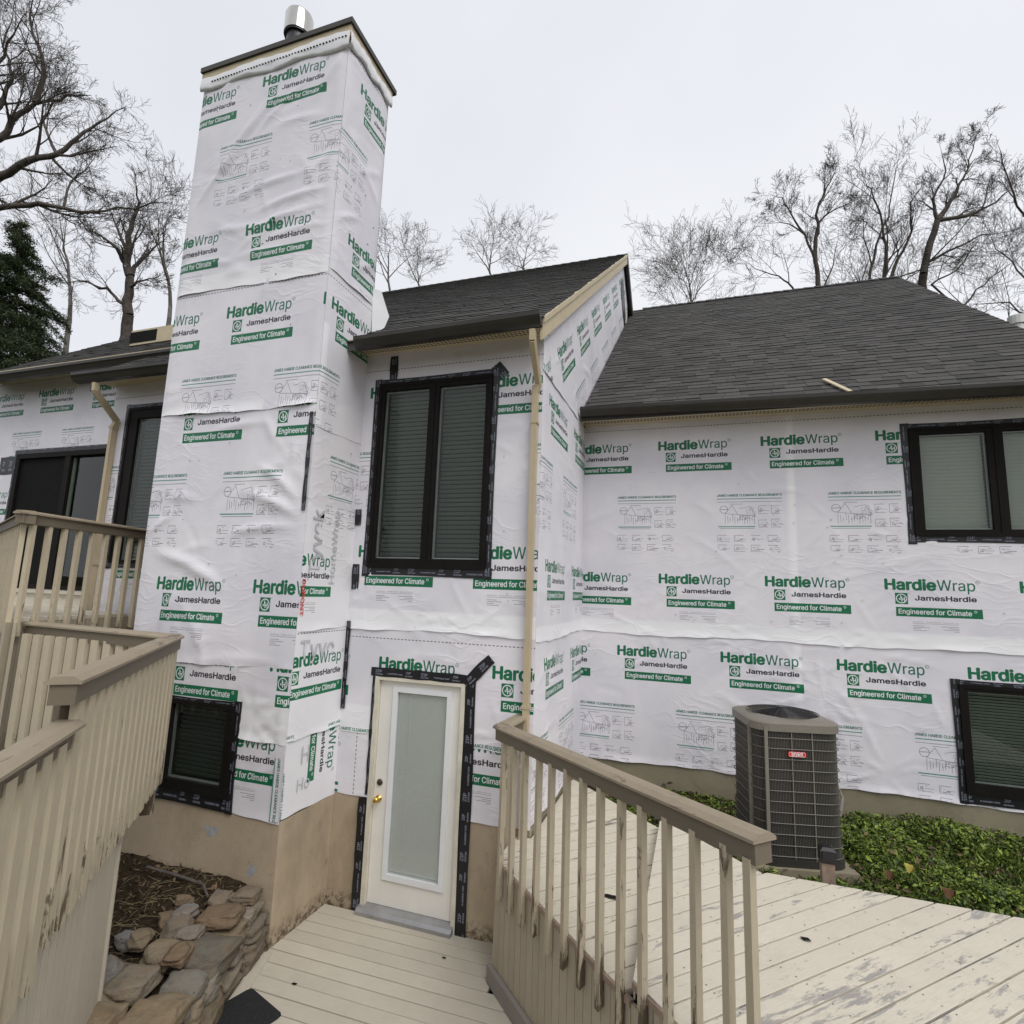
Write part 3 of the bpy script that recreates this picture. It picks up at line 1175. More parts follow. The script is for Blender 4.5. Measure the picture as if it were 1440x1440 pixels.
# bump front
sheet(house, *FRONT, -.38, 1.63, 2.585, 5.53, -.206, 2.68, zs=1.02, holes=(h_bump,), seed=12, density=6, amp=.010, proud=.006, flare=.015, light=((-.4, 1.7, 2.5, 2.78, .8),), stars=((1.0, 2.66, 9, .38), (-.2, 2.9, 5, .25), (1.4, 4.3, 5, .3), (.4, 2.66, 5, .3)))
h_door = (.0, .97, -.1, 2.15)
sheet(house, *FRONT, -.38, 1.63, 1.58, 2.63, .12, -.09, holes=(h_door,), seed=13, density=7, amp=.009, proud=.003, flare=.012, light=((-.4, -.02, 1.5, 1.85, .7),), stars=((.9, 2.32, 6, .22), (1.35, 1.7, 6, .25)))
sheet(house, *FRONT, .97, 1.63, .955, 1.62, .70, .93, seed=14, density=7, amp=.009, flare=.01)
sheet(house, *FRONT, -.38, 0.0, .985, 1.62, 0, 0, seed=15, density=3, amp=.004, flare=.004, rot=(-2.755, 2.2, -math.pi / 2))
# narrow wall left of the chimney
sheet(house, *FRONT, -4.2, -2.30, 2.55, 5.55, -3.80, 2.66, zs=1.03, holes=(h_nar,), seed=16, density=7, amp=.010)
# left wing wall
sheet(house, *LEFT, -8.35, -4.15, 2.55, 6.3, -6.0, 3.63, holes=(h_sl,), seed=17, density=5, amp=.009, step=.04)
sheet(house, (-4.2, 0, 0), Y3, -X3, 0, .9, 2.55, 5.4, .1, 2.7, seed=18, density=3, amp=.005, uflip=True)

# ---- chimney
m = MB()
m.box((-2.22, -.60, -.4), (-.52, .025, 8.74))
chimney = m.build('chimney', M['stucco'], house, label='tall square chimney wrapped in printed house wrap on a tan stucco base')
m = MB()
m.box((-2.353, -.760, -.4), (-.38, .0, .98))
m.build('stucco_base', M['stucco'], chimney)
CX0, CX1 = -2.353, -.38
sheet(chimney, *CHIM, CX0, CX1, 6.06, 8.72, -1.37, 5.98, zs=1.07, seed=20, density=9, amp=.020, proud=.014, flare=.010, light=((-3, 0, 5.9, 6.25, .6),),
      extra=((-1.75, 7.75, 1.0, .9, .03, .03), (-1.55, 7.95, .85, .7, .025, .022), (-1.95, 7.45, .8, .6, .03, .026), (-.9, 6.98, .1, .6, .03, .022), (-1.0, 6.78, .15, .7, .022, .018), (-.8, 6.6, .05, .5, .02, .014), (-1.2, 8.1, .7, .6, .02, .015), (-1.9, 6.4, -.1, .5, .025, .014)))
sheet(chimney, *CHIM, CX0, CX1, 4.70, 6.10, -1.51, 3.27, zs=1.07, seed=21, density=6, amp=.014, proud=.008, flare=.030, light=((-2.36, -1.0, 4.6, 4.82, .5),))
sheet(chimney, *CHIM, CX0, CX1, 2.235, 4.76, -2.01, 2.25, zs=1.07, seed=22, density=7, amp=.016, proud=.004, flare=.012,
      extra=((-1.7, 3.15, -.35, .6, .05, .036), (-.8, 3.78, -.35, .45, .04, .032), (-.72, 3.98, -.6, .4, .035, .026), (-.9, 3.52, .1, .5, .03, .022), (-1.9, 2.75, 1.1, .35, .04, .025), (-1.3, 4.55, .1, .5, .03, .016)), stars=((-.6, 4.1, 8, .4), (-1.6, 2.4, 6, .3)))
sheet(chimney, *CHIM, CX0, CX1, 1.60, 2.28, -1.73, -.21, zs=1.06, holes=(h_ch,), seed=23, density=9, amp=.016, proud=.003, flare=.018, light=((-1.0, -.3, 1.5, 2.0, .6),), stars=((-.78, 1.80, 8, .3), (-.5, 1.75, 5, .2)))
sheet(chimney, *CHIM, -.915, CX1, .975, 1.64, -1.22, .93, seed=24, density=10, amp=.012, flare=.006)
sheet(chimney, *CSIDE, -.763, .02, 6.12, 8.72, -.426, 5.87, zs=1.06, seed=25, density=14, amp=.016, proud=.012, flare=.01)
sheet(chimney, *CSIDE, -.763, .02, 4.50, 6.16, -.587, 3.27, zs=1.07, seed=26, density=4, amp=.006, proud=.008, flare=.004, light=((-.77, -.70, 4.4, 5.55, .7),))
sheet(chimney, *CSIDE, -.763, .02, 2.58, 4.53, -1.10, 2.56, seed=27, density=5, amp=.006, proud=.006, flare=.012, light=((-.77, .1, 2.5, 3.75, .6),))
sheet(chimney, *CSIDE, -.763, .02, 1.62, 2.63, -.80, -.03, seed=28, density=8, amp=.008, proud=.004, flare=.012, light=((-.77, .1, 1.5, 2.7, .6),))
sheet(chimney, *CSIDE, -.763, .02, .985, 1.66, 0, 0, seed=29, density=5, amp=.006, flare=.004, rot=(-2.45, 1.98, -math.pi / 2), light=((-.77, .1, .9, 1.7, .5),))
sheet(chimney, *CHIM, -.475, CX1, .98, 1.55, 0, 0, seed=33, density=5, amp=.005, proud=.012, flare=.004, rot=(-2.12, 2.10, -math.pi / 2), edges=False)
# left flank and back of the chimney above the roofs
sheet(chimney, (CX0, 0, 0), Y3, -X3, -.763, .03, 4.6, 8.72, .2, 5.98, zs=1.07, seed=30, density=4, amp=.008, uflip=True)
sheet(chimney, (0, .03, 0), X3, Y3, CX0, CX1, 5.0, 8.72, -1.0, 5.98, zs=1.07, seed=31, density=3, amp=.008, step=.06, uflip=True)
# faded underlayer print showing on the flank, older wrap
def flat_text(txt, O, ud, vd, nn, u, v, cap, width, mat, parent, name='faded_print', bold=0.0):
    T = text_mesh(txt, bold)
    P = np.array([q.co[:2] for q in T.vertices])
    lo, hi = P[:, 0].min(), P[:, 0].max()
    s_ = width / (hi - lo)
    c_ = cap / CAPH
    off = np.array(origin_of(parent))
    for q in T.vertices:
        p = np.array(O, float) + np.array(ud, float) * (u + (q.co[0] - lo) * s_) + np.array(vd, float) * (v + q.co[1] * c_) + np.array(nn, float) * q.co[2]
        q.co = Vector(p - off)
    T.name = name
    return link(name, T, mat, parent)


def cs(d):
    return np.array((-.38 + d, 0, 0))


flat_text('Tyve', cs(.0125), Y3, Z3, X3, -.70, 2.33, .165, .50, M['faded'], chimney, bold=.01)
flat_text('Tyvek', cs(.0145), Z3, -Y3, X3, 3.10, .53, .15, .62, M['faded'], chimney, bold=.01)
flat_text('HomeWrap', cs(.0145), Z3, -Y3, X3, 3.02, .29, .085, .72, M['faded'], chimney)
flat_text('Ho', cs(.0085), Y3, Z3, X3, -.58, 1.17, .105, .17, M['faded'], chimney)
flat_text('H', cs(.0095), Y3, Z3, X3, -.55, 1.40, .15, .10, M['faded'], chimney)
flat_text('DUPONT', cs(.0155), -Z3, Y3, X3, -3.05, -.756, .045, .33, M['red_print'], chimney, name='red_print', bold=.02)

# beige frieze, the wrap turned out below it, dark cap and flue
m = MB()
for a, b in (((-2.375, -.793, 8.72), (-.348, -.765, 8.859)), ((-.377, -.7645, 8.72), (-.349, .05, 8.858))):
    m.box(a, b)
m.build('frieze_board', M['beige'], chimney)
m = MB()
r = random.Random(4)
for (A, B, n) in (((-2.37, -.793), (-.347, -.793), (0, -1)), ((-.347, -.793), (-.347, .05), (1, 0))):
    K = 26
    pts = []
    for k in range(K + 1):
        t = k / K
        p = np.array(A) + (np.array(B) - np.array(A)) * t
        nn = np.array(n, float)
        o1 = .006 + .004 * math.sin(k * 1.9)
        o2 = .012 + .007 * math.sin(k * .8 + 1) + .005 * math.sin(k * 2.3)
        z2 = 8.60 - .02 * math.sin(k * .6) - .03 * t * (1 if n[1] else -1) + .02
        pts.append([(*(p + nn * o1), 8.785 - .012 * math.sin(k * .5)), (*(p + nn * (o1 + .006)), 8.72), (*(p + nn * o2), z2 + .035), (*(p + nn * (o2 - .012)), z2), (*(p + nn * (-.012)), z2 + .008)])
    for k in range(K):
        for q in range(4):
            m.face([pts[k][q], pts[k][q + 1], pts[k + 1][q + 1], pts[k + 1][q]])
m.build('wrap_flap', M['plain_wrap'], chimney, smooth=True, weld=True)
m = MB()
for k in range(46):
    x = -2.2 + k * .04
    m.box((x, -.815, 8.690 + .0003 * k), (x + .020, -.805, 8.698 + .0003 * k))
m.build('dashed_print', M['dark'], chimney, kind='stuff')
m = MB()
m.box((-2.385, -.815, 8.86), (-.325, .10, 8.92))
m.box((-2.37, -.80, 8.92), (-.34, .08, 8.935))
m.build('chimney_cap', M['cap_metal'], chimney)


def lathe(prof, c, n=28):
    m = MB()
    for i in range(n):
        a, b = 2 * math.pi * i / n, 2 * math.pi * (i + 1) / n
        for (r0, z0), (r1, z1) in zip(prof, prof[1:]):
            m.face([(c[0] + r0 * math.cos(a), c[1] + r0 * math.sin(a), c[2] + z0), (c[0] + r0 * math.cos(b), c[1] + r0 * math.sin(b), c[2] + z0),
                    (c[0] + r1 * math.cos(b), c[1] + r1 * math.sin(b), c[2] + z1), (c[0] + r1 * math.cos(a), c[1] + r1 * math.sin(a), c[2] + z1)])
    return m


fl = lathe([(.125, 0), (.125, .58), (.15, .58), (.15, .63)], (-1.37, -.45, 8.80)).build('flue_pipe', M['black'], chimney, smooth=False, weld=True)
lathe([(.158, .60), (.158, .85), (.152, .87), (.14, .87), (.138, .70)], (-1.37, -.45, 8.80)).build('flue_sleeve', M['steel'], fl, smooth=True, weld=True)
# loose corner of wrap poking out behind the chimney
m = MB()
g = [(-.378, .0, 6.32), (-.30, .05, 6.30), (-.375, .02, 5.95), (-.22, .12, 6.02), (-.37, .03, 5.78), (-.26, .10, 5.88)]
m.face([g[0], g[1], g[3], g[2]])
m.face([g[2], g[3], g[5], g[4]])
m.build('wrap_flap', M['plain_wrap'], chimney)

# ---- foundation
for a, b in (((-.384, .004, -.4), (-.075, .05, .995)), ((1.045, .004, -.4), (1.63, .05, .965))):
    m = MB()
    m.box(a, b)
    m.build('stucco_wall', M['stucco'], house)
m = MB()
m.box((1.6, YR + .006, .2), (7.0, YR + .08, 1.08))
m.build('foundation_wall', M['cement'], house)
m = MB()
m.box((1.58, .0, -.3), (1.622, YR, .98))
m.build('foundation_wall', M['cement'], house)
m = MB()
m.box((-8.35, .91, .0), (-4.2, 1.0, 2.56))
m.box((-4.19, .01, .0), (-2.353, .1, 2.56))
m.build('foundation_wall', M['cement'], house)
# dark cores well behind the walls
m = MB()
m.box((-4.0, .92, .0), (1.46, 5.5, 5.4))
m.box((-8.2, 1.75, .0), (-4.0, 5.5, 6.1))
m.box((1.46, YR + .18, .0), (6.9, 7.0, 5.1))
m.box((-4.0, .17, 2.5), (1.46, .92, 5.4))
m.box((-.36, .17, -.2), (1.46, .92, 2.5))
m.build('inner_core', M['dark'], house)
# bare spot and nail hole in the stucco
m = MB()
pts = [(-1.10 + .075 * math.cos(a) * (1 + .3 * math.sin(3 * a)), .80 + .055 * math.sin(a) * (1 + .25 * math.cos(2 * a))) for a in [i * .45 for i in range(14)]]
m.face([(x, -.7615, z) for x, z in reversed(pts)])
pts = [(-.62 + .05 * math.cos(a) * (1 + .5 * math.sin(2 * a)), .56 + .05 * math.sin(a) * (1 + .4 * math.cos(3 * a))) for a in [i * .45 for i in range(14)]]
m.face([(x, -.7615, z) for x, z in reversed(pts)])
m.build('bare_patch', M['grey_patch'], chimney)

# ---- tape strips on the walls
def tape_strip(name, c, ud, vd, nn, L, wd, e=.014, label=None):
    m = MB()
    c, ud, vd, nn = (np.array(q, float) for q in (c, ud, vd, nn))
    n = 8
    for k in range(n):
        a, b = -L / 2 + L * k / n, -L / 2 + L * (k + 1) / n
        f = lambda s, q: c + ud * s + vd * (q * wd / 2 + .004 * math.sin(s * 19 + q)) + nn * e
        m.face([f(a, -1), f(b, -1), f(b, 1), f(a, 1)], [(a, 0), (b, 0), (b, .098), (a, .098)])
    m.build(name, M['tape'], house)


tape_strip('tape_strip', (-.365, .0, 2.22), Z3, -X3, -Y3, .86, .075)
tape_strip('tape_strip', (-.335, .0, 3.72), Z3, -X3, -Y3, .17, .07)
tape_strip('tape_strip', (-.315, .0, 3.10), Z3, -X3, -Y3, .26, .085)
tape_strip('tape_strip', (-.03, .0, 5.34), Z3, -X3, -Y3, .26, .095)
tape_strip('tape_strip', (1.19, .0, 5.19), (.6, 0, -.8), (.8, 0, .6), -Y3, .17, .11, .011)
tape_strip('tape_strip', (-7.78, .9, 4.78), X3, Z3, -Y3, .4, .30, .008)
tape_strip('tape_strip', (-.41, -.763, 4.15), Z3, -X3, -Y3, .95, .045, .020)

# staples holding the sheets
m = MB()
rs = random.Random(8)
for (O, ud, nn, u0, u1, z0, z1, n) in ((RIGHT[0], X3, -Y3, 1.8, 6.9, 2.7, 5.15, 26), (RIGHT[0], X3, -Y3, 1.8, 6.9, 1.15, 2.5, 16), (FRONT[0], X3, -Y3, 1.25, 1.5, 2.7, 5.3, 5),
                                      (CHIM[0], X3, -Y3, -2.25, -.5, 2.4, 8.5, 26), (CSIDE[0], Y3, X3, -.7, -.05, 1.8, 8.4, 12)):
    for q in range(n):
        u, z = rs.uniform(u0, u1), rs.uniform(z0, z1)
        c = np.array(O, float) + np.array(ud) * u + Z3 * z + np.array(nn) * .019
        a_ = rs.choice([0, .3, 1.4])
        e1 = np.array(ud) * math.cos(a_) + Z3 * math.sin(a_)
        m.obox(c, e1, np.cross(np.array(nn), e1), np.array(nn), .009, .0018, .0035)
m.build('staples', M['alu'], house, kind='stuff')

# ---- entry door
m = MB()
fb = lambda m, x0, x1, z0, z1, d0, d1: m.box((x0, -d1, z0), (x1, -d0, z1))
fb(m, .0, .045, .0, 2.145, -.12, .012)
fb(m, .925, .97, .0, 2.145, -.12, .012)
fb(m, .045, .925, 2.10, 2.145, -.12, .011)
door = m.build('door', M['jamb'], house, label='white full-lite entry door with a brass knob and enclosed blinds')
m = MB()
fb(m, .048, .20, .075, 2.097, -.075, -.03)
fb(m, .815, .922, .075, 2.097, -.075, -.03)
fb(m, .20, .815, .075, .315, -.075, -.0305)
fb(m, .20, .815, 2.03, 2.097, -.075, -.0305)
m.build('door_slab', M['white_paint'], door)
m = MB()
for a, b, c, d in ((.195, .245, .30, 2.045), (.775, .825, .30, 2.045)):
    fb(m, a, b, c, d, -.06, -.014)
for c, d in ((.30, .355), (1.995, 2.045)):
    fb(m, .2455, .7745, c, d, -.06, -.0145)
m.build('lite_frame', M['white_trim'], door)
m = MB()
fb(m, .243, .777, .35, 2.0, -.032, -.028)
m.build('pane', M['glass'], door)
m = MB()
fb(m, .24, .78, .35, 2.0, -.074, -.066)
m.build('blind_back', M['blind_door'], door)
m = MB()
m.obox((0, 0, 0), X3, np.array((0, -.3, .954)), np.array((0, .954, .3)), .262, .0085, .0007)
me = m.mesh('slat')
for k in range(108):
    link('slat', me, M['blind_door'], door).location = Vector((.51, .052, 1.985 - k * .015)) - origin_of(house)
m = MB()
m.box((.38, .0395, .36), (.384, .042, 1.99))
m.build('blind_cord', M['white_trim'], door)


def lathe_y(prof, c, n=20):
    m = lathe(prof, (0, 0, 0), n)
    m.v = [(c[0] + x, c[1] - z, c[2] + y) for x, y, z in m.v]
    return m


lathe_y([(.032, 0), (.032, .008), (.014, .012), (.012, .035), (.024, .045), (.030, .058), (.026, .072), (.012, .08), (0, .081)], (.105, .03, .995)).build('knob', M['brass'], door, smooth=True, weld=True)
lathe_y([(.030, 0), (.030, .008), (.026, .014), (.0, .016)], (.105, .03, 1.142)).build('deadbolt', M['bronze'], door, smooth=True, weld=True)
m = MB()
m.extrude([(-.05, .0), (.075, .0), (.075, .03), (.05, .055), (-.05, .075)], (-.01, 0, .0), (.955, 0, .0), -Y3, Z3)
m.build('door_sill', M['alu'], door)
# door tape
for nm, c, ud, vd, L, wd, e in (('t', (.47, 0, 2.175), X3, Z3, 1.04, .085, .013), ('t', (1.02, 0, 1.08), Z3, -X3, 2.2, .11, .012),
                                ('t', (-.05, 0, .49), Z3, -X3, 1.0, .09, .010), ('t', (-.012, 0, 1.6), Z3, -X3, 1.15, .03, .0125),
                                ('t', (1.09, 0, 2.255), np.array((.707, 0, .707)), np.array((-.707, 0, .707)), .36, .10, .016)):
    tape_strip('door_tape', c, ud, vd, -Y3, L, wd, e)

# ---- roofs
def roof(y0, z0, slope, yr, x0, x1, back, parent=house, label=None, t=.10):
    zr = z0 + slope * (yr - y0)
    yb = yr + back
    zb = zr - slope * back
    prof = [(y0, z0 - t), (y0, z0), (yr, zr), (yb, zb), (yb, zb - t), (yr, zr - t)]
    m = MB()
    m.extrude(prof, (x0, 0, 0), (x1, 0, 0), Y3, Z3)
    return m.build('roof', M['shingle'], parent, label=label)


def tab_mesh(wd):
    m = MB()
    L, h0, h1 = .175, .011, .002
    b = [(-wd / 2, 0, 0), (wd / 2, 0, 0), (wd / 2, L, 0), (-wd / 2, L, 0)]
    t = [(-wd / 2, 0, h0), (wd / 2, 0, h0), (wd / 2, L, h1), (-wd / 2, L, h1)]
    m.face(t)
    m.face([b[0], b[1], t[1], t[0]])
    m.face([b[1], b[2], t[2], t[1]])
    m.face([b[3], b[0], t[0], t[3]])
    return m


TABW = [.14, .18, .22, .26, .30, .34, .16, .24]
TABM = [tab_mesh(w_).mesh('shingle') for w_ in TABW]


def shingles(rf, y0, z0, slope, yr, x0, x1, named, seed):
    r = random.Random(seed)
    c = 1 / math.hypot(1, slope)
    sv = np.array((0, c, slope * c))
    nv = np.array((0, -slope * c, c))
    tabs = []
    S = math.hypot(1, slope) * (yr - y0)
    s = -.02
    while s < S - .12:
        x = x0 - r.random() * .2
        while x < x1:
            k = r.randrange(len(TABW))
            wd = TABW[k]
            a, b = max(x, x0), min(x + wd, x1)
            if b - a > .05:
                p = np.array(((a + b) / 2, y0, z0)) + sv * (s + r.uniform(-.004, .004)) + nv * (.001 + r.choice([0, 0, .004]))
                tabs.append((np.linalg.norm(p - CAM), p, k, (b - a) / wd * .985, r.random()))
            x += wd
        s += .142
    tabs.sort(key=lambda q: q[0])
    o0 = origin_of(house)
    Rm = Matrix(((1, 0, 0), (0, sv[1], nv[1]), (0, sv[2], nv[2]))).to_4x4()
    for d, p, k, sx, tone in tabs[:named]:
        o = link('shingle', TABM[k], M['shingle'], rf)
        o.matrix_local = Matrix.Translation(Vector(p) - o0) @ Rm @ Matrix.Diagonal((sx, 1, 1, 1))
    V, F, T = [], [], []
    for d, p, k, sx, tone in tabs[named:]:
        w2_, L, h0, h1 = TABW[k] * sx / 2, .175, .011, .002
        i = len(V)
        for (a, b, h) in ((-w2_, 0, h0), (w2_, 0, h0), (w2_, L, h1), (-w2_, L, h1), (-w2_, 0, 0), (w2_, 0, 0), (w2_, L, 0), (-w2_, L, 0)):
            V.append(p + X3 * a + sv * b + nv * h)
        F += [(i, i + 1, i + 2, i + 3), (i + 4, i + 5, i + 1, i), (i + 5, i + 6, i + 2, i + 1), (i + 7, i + 4, i, i + 3)]
        T += [tone] * 8
    me = bpy.data.meshes.new('shingle_courses')
    me.from_pydata((np.array(V) - np.array(o0)).tolist(), [], F)
    a = me.attributes.new('tone', 'FLOAT', 'POINT')
    a.data.foreach_set('value', np.array(T, np.float32))
    o = link('shingle_courses', me, M['shingle'], rf)
    o['kind'] = 'stuff'


RB = dict(y0=-.38, z0=5.50, slope=RS, yr=5.96)
RR = dict(y0=1.72, z0=5.27, slope=.765, yr=7.52)
RL = dict(y0=.50, z0=6.20, slope=.75, yr=5.85)
roof_b = roof(*RB.values(), -4.35, 1.698, 6.2, label='charcoal shingle roof over the projecting bay')
roof_r = roof(*RR.values(), 1.66, 7.05, 4.0, label='broad charcoal shingle roof of the right wing')
roof_l = roof(*RL.values(), -8.55, -5.0, 3.0, label='charcoal shingle roof left of the chimney')
shingles(roof_b, *RB.values(), -4.34, 1.735, 110, 1)
shingles(roof_r, *RR.values(), 1.665, 7.055, 150, 2)
shingles(roof_l, *RL.values(), -8.55, -5.0, 40, 3)

# ridge caps
for (y, z, x0, x1, rf) in ((5.96, 10.15, -4.3, 1.735, roof_b), (7.52, 9.715, 1.9, 7.05, roof_r)):
    m = MB()
    x = x0
    while x < x1:
        e = min(x + .2, x1)
        sl_ = RS
        m.face([(x, y - .12, z - .12 * sl_ + .03), (e, y - .12, z - .12 * sl_ + .018), (e, y, z + .022), (x, y, z + .034)])
        m.face([(x, y, z + .034), (e, y, z + .022), (e, y + .12, z - .12 * sl_ + .018), (x, y + .12, z - .12 * sl_ + .03)])
        x += .2
    m.build('ridge_cap', M['shingle'], rf)

# rake boards of the gable
m = MB()
a, b = np.array((1.705, -.38, 5.50)), np.array((1.705, 5.96, 10.15))
dn = np.array((0, 0, -1.0))
def rake_board(m, a, b, x0, x1, top, bot):
    A = [(x0, a[1], a[2] + top), (x1, a[1], a[2] + top), (x1, a[1], a[2] + bot), (x0, a[1], a[2] + bot)]
    B = [(x0, b[1], b[2] + top), (x1, b[1], b[2] + top), (x1, b[1], b[2] + bot), (x0, b[1], b[2] + bot)]
    for i in range(4):
        j = (i + 1) % 4
        m.face([A[i], B[i], B[j], A[j]])
    m.face(A)
    m.face(B[::-1])
rake_board(m, a, b, 1.700, 1.725, .004, -.215)
rake_board(m, a, b, 1.7255, 1.742, .010, -.05)
m.build('rake_board', M['beige'], house, weld=True)
m = MB()
rake_board(m, b + np.array((0, .002, 0)), np.array((1.705, 8.6, 10.15 - RS * 2.64)), 1.690, 1.738, .0, -.23)
m.build('rake_board', M['cap_metal'], house, weld=True)
# torn black edge below the far rake
m = MB()
m.face([(1.655, 5.55, 9.25), (1.655, 5.85, 9.55), (1.655, 6.30, 8.95), (1.655, 6.2, 8.55), (1.655, 5.75, 8.85)])
m.build('felt_edge', M['gutter'], house)

# gutters, soffits
KP = [(0, 0), (.075, 0), (.085, .02), (.10, .05), (.118, .075), (.122, .112), (.112, .112), (.108, .085), (.0, .085)]
def gutter(p0, p1, label=None):
    m = MB()
    m.extrude(KP, p0, p1, -Y3, Z3)
    return m.build('gutter', M['gutter'], house, label=label)
gutter((-.23, -.372, 5.385), (1.72, -.372, 5.405), 'dark gutter over the tall window')
gutter((-4.33, -.372, 5.40), (-2.36, -.372, 5.385), 'dark gutter left of the chimney')
gutter((1.665, 1.73, 5.215), (7.05, 1.73, 5.125), 'long dark gutter of the right wing')
gutter((-8.55, .51, 6.06), (-3.6, .51, 6.06), 'dark gutter of the left wing')
for a, b in (((-4.3, -.371, 5.43), (-2.36, -.36, 5.53)), ((-.372, -.371, 5.43), (1.688, -.36, 5.53)), ((1.665, 1.731, 5.17), (7.03, 1.742, 5.27)), ((-8.5, .511, 6.07), (-4.0, .522, 6.19))):
    m = MB()
    m.box(a, b)
    m.build('fascia_board', M['beige'], house)
for a, b in (((-.37, -.359, 5.505), (1.69, .0, 5.52)), ((-4.3, -.359, 5.505), (-2.36, .0, 5.52)), ((1.64, 1.743, 5.22), (7.03, 2.14, 5.235)), ((-8.5, .523, 6.25), (-4.0, .9, 6.265))):
    m = MB()
    m.box(a, b)
    m.build('soffit', M['beige'], house)
m = MB()
for x0, x1, y, z in ((-.36, 1.68, -.16, 5.505), (1.66, 7.0, 1.93, 5.22)):
    x = x0
    while x < x1:
        for dy in (0, .035, .07):
            m.box((x, y + dy, z - .002), (x + .028, y + dy + .012, z + .003))
        x += .042
m.build('soffit_slots', M['dark'], house, kind='stuff')

# downspouts
def downspout(x, z0, z1, ytop, ztop, label, lean=0.0):
    m = MB()
    path = [(x - .02 + lean, ytop, ztop), (x - .02 + lean, ytop + .005, ztop - .10), (x + lean * .3, -.055, ztop - .36), (x, -.05, ztop - .46), (x, -.05, z0)]
    for a, b in zip(path, path[1:]):
        d = np.array(b, float) - np.array(a, float)
        m.beam(np.array(a) - d * .02, np.array(b) + d * .02, .05, .066, up=(0, -1, .001))
    o = m.build('downspout', M['tan_metal'], house, label=label)
    for z in (z0 + 1.05, z0 + .55, z1):
        m = MB()
        m.box((x - .034, -.088, z), (x + .034, -.006, z + .03))
        m.build('strap', M['tan_metal'], o)
downspout(1.575, .93, 4.6, -.43, 5.36, 'tan downspout at the corner of the bay', .09)
downspout(-4.08, 2.60, 4.9, -.43, 5.36, 'tan downspout at the left end of the bay', .16)

# roof vent box left, plumbing pipe at the far right
m = MB()
m.prism([(-6.15, 1.45), (-5.2, 1.45), (-5.2, 2.15), (-6.15, 2.15)], 6.95, 7.22)
m.build('vent_hood', M['beige'], roof_l)
m = MB()
m.box((-6.157, 1.443, 6.99), (-5.55, 1.46, 7.185))
m.box((-6.157, 1.46, 7.0), (-6.149, 2.0, 7.185))
m.build('vent_opening', M['dark'], roof_l)
m = MB()
m.tube([(7.55, 4.6, 4.0), (7.55, 4.6, 7.15)], .085, 14)
m.tube([(7.55, 4.6, 7.15), (7.55, 4.6, 7.28)], .105, 14)
m.build('vent_pipe', M['pvc'], house, smooth=False, label='white vent pipe beyond the right roof edge')

# ------------------------------------------------------------------ lower deck
Q = math.sqrt(.5)
lower = thing('lower_deck', 'low deck of pale planks in front of the white door', 'deck', (.6, -1, 0))


def plank_rect(x0, x1, y0, y1, ang, c):
    ca, sa = math.cos(ang), math.sin(ang)
    P = [(x0, y0), (x1, y0), (x1, y1), (x0, y1)]
    return [np.array((c[0] + (x - c[0]) * ca - (y - c[1]) * sa, c[1] + (x - c[0]) * sa + (y - c[1]) * ca)) for x, y in P]


def stone_edge_x(y):
    return -.37 + (-.77 - y) * .36


y = -.005
k = 0
rr = random.Random(3)
while y > -3.4:
    p = plank_rect(-1.2, 3.2, y - .1365, y - .002, .018, (.5, y))
    p = clip(p, np.array((Q, Q)), 1.01 * Q) if y < -.46 else clip(p, np.array((1.0, 0)), 1.485)   # up to the raised walkway's skirt
    if y > -.75:
        p = clip(p, np.array((-1.0, 0)), .375)
    else:
        e = np.array((-1.0, -.36)) / math.hypot(1, .36)
        p = clip(p, e, float(e @ np.array((-.37, -.77))))
    if area(p) > .004:
        m = MB()
        m.prism(ccw(p), -.03, rr.uniform(-.0015, .0015), (1, .018), .003)
        m.build('plank', M['deck_low'], lower)
    y -= .1435
m = MB()
m.beam((-.36, -.80, -.012), (.52, -3.25, -.012), .10, .04)
m.build('border_board', M['deck_low'], lower)
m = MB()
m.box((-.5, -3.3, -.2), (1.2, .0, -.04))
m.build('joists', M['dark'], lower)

# ------------------------------------------------------------------ diagonal walkway and right deck
EDGE = 1.03                                                       # x + y along the rail
walk = thing('ramp_walkway', 'diagonal cream plank walkway along the house corner', 'walkway', (2.4, 0, .9))
deck = thing('raised_deck', 'wide raised deck of cream planks with peeling paint at right', 'deck', (4.4, -2, 1.0))
sv2, tv2 = np.array((Q, -Q)), np.array((Q, Q))
XSTEP = 2.68                                                      # seam between the lower walkway planks and the deck
S_STEP = 3.06                                                     # where the walkway meets the deck, measured along the rail
s = .0
pieces = 0
while s < 3.2:
    s1 = s + .1395
    full = [sv2 * s + tv2 * EDGE * Q, sv2 * s1 + tv2 * EDGE * Q, sv2 * s1 + tv2 * 3.33 * Q, sv2 * s + tv2 * 3.33 * Q]
    parts = [clip(full, np.array((-1.0, 0)), -1.645), clip(clip(clip(full, np.array((1.0, 0)), 1.645), np.array((0, 1.0)), -.012), np.array((-1.0, 0)), -1.50)]
    for p in parts:
        p = clip(p, np.array((1.0, 0)), XSTEP)
        if area(p) > .003:
            m = MB()
            h = rr.uniform(-.002, .002)
            m.prism(ccw(p), .865, .90 + h, tuple(tv2), .002)
            m.build('plank', M['walk'], walk)
    s += .150
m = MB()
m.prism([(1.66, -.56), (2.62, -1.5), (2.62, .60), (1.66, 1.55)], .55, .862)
m.build('joists', M['dark'], walk)
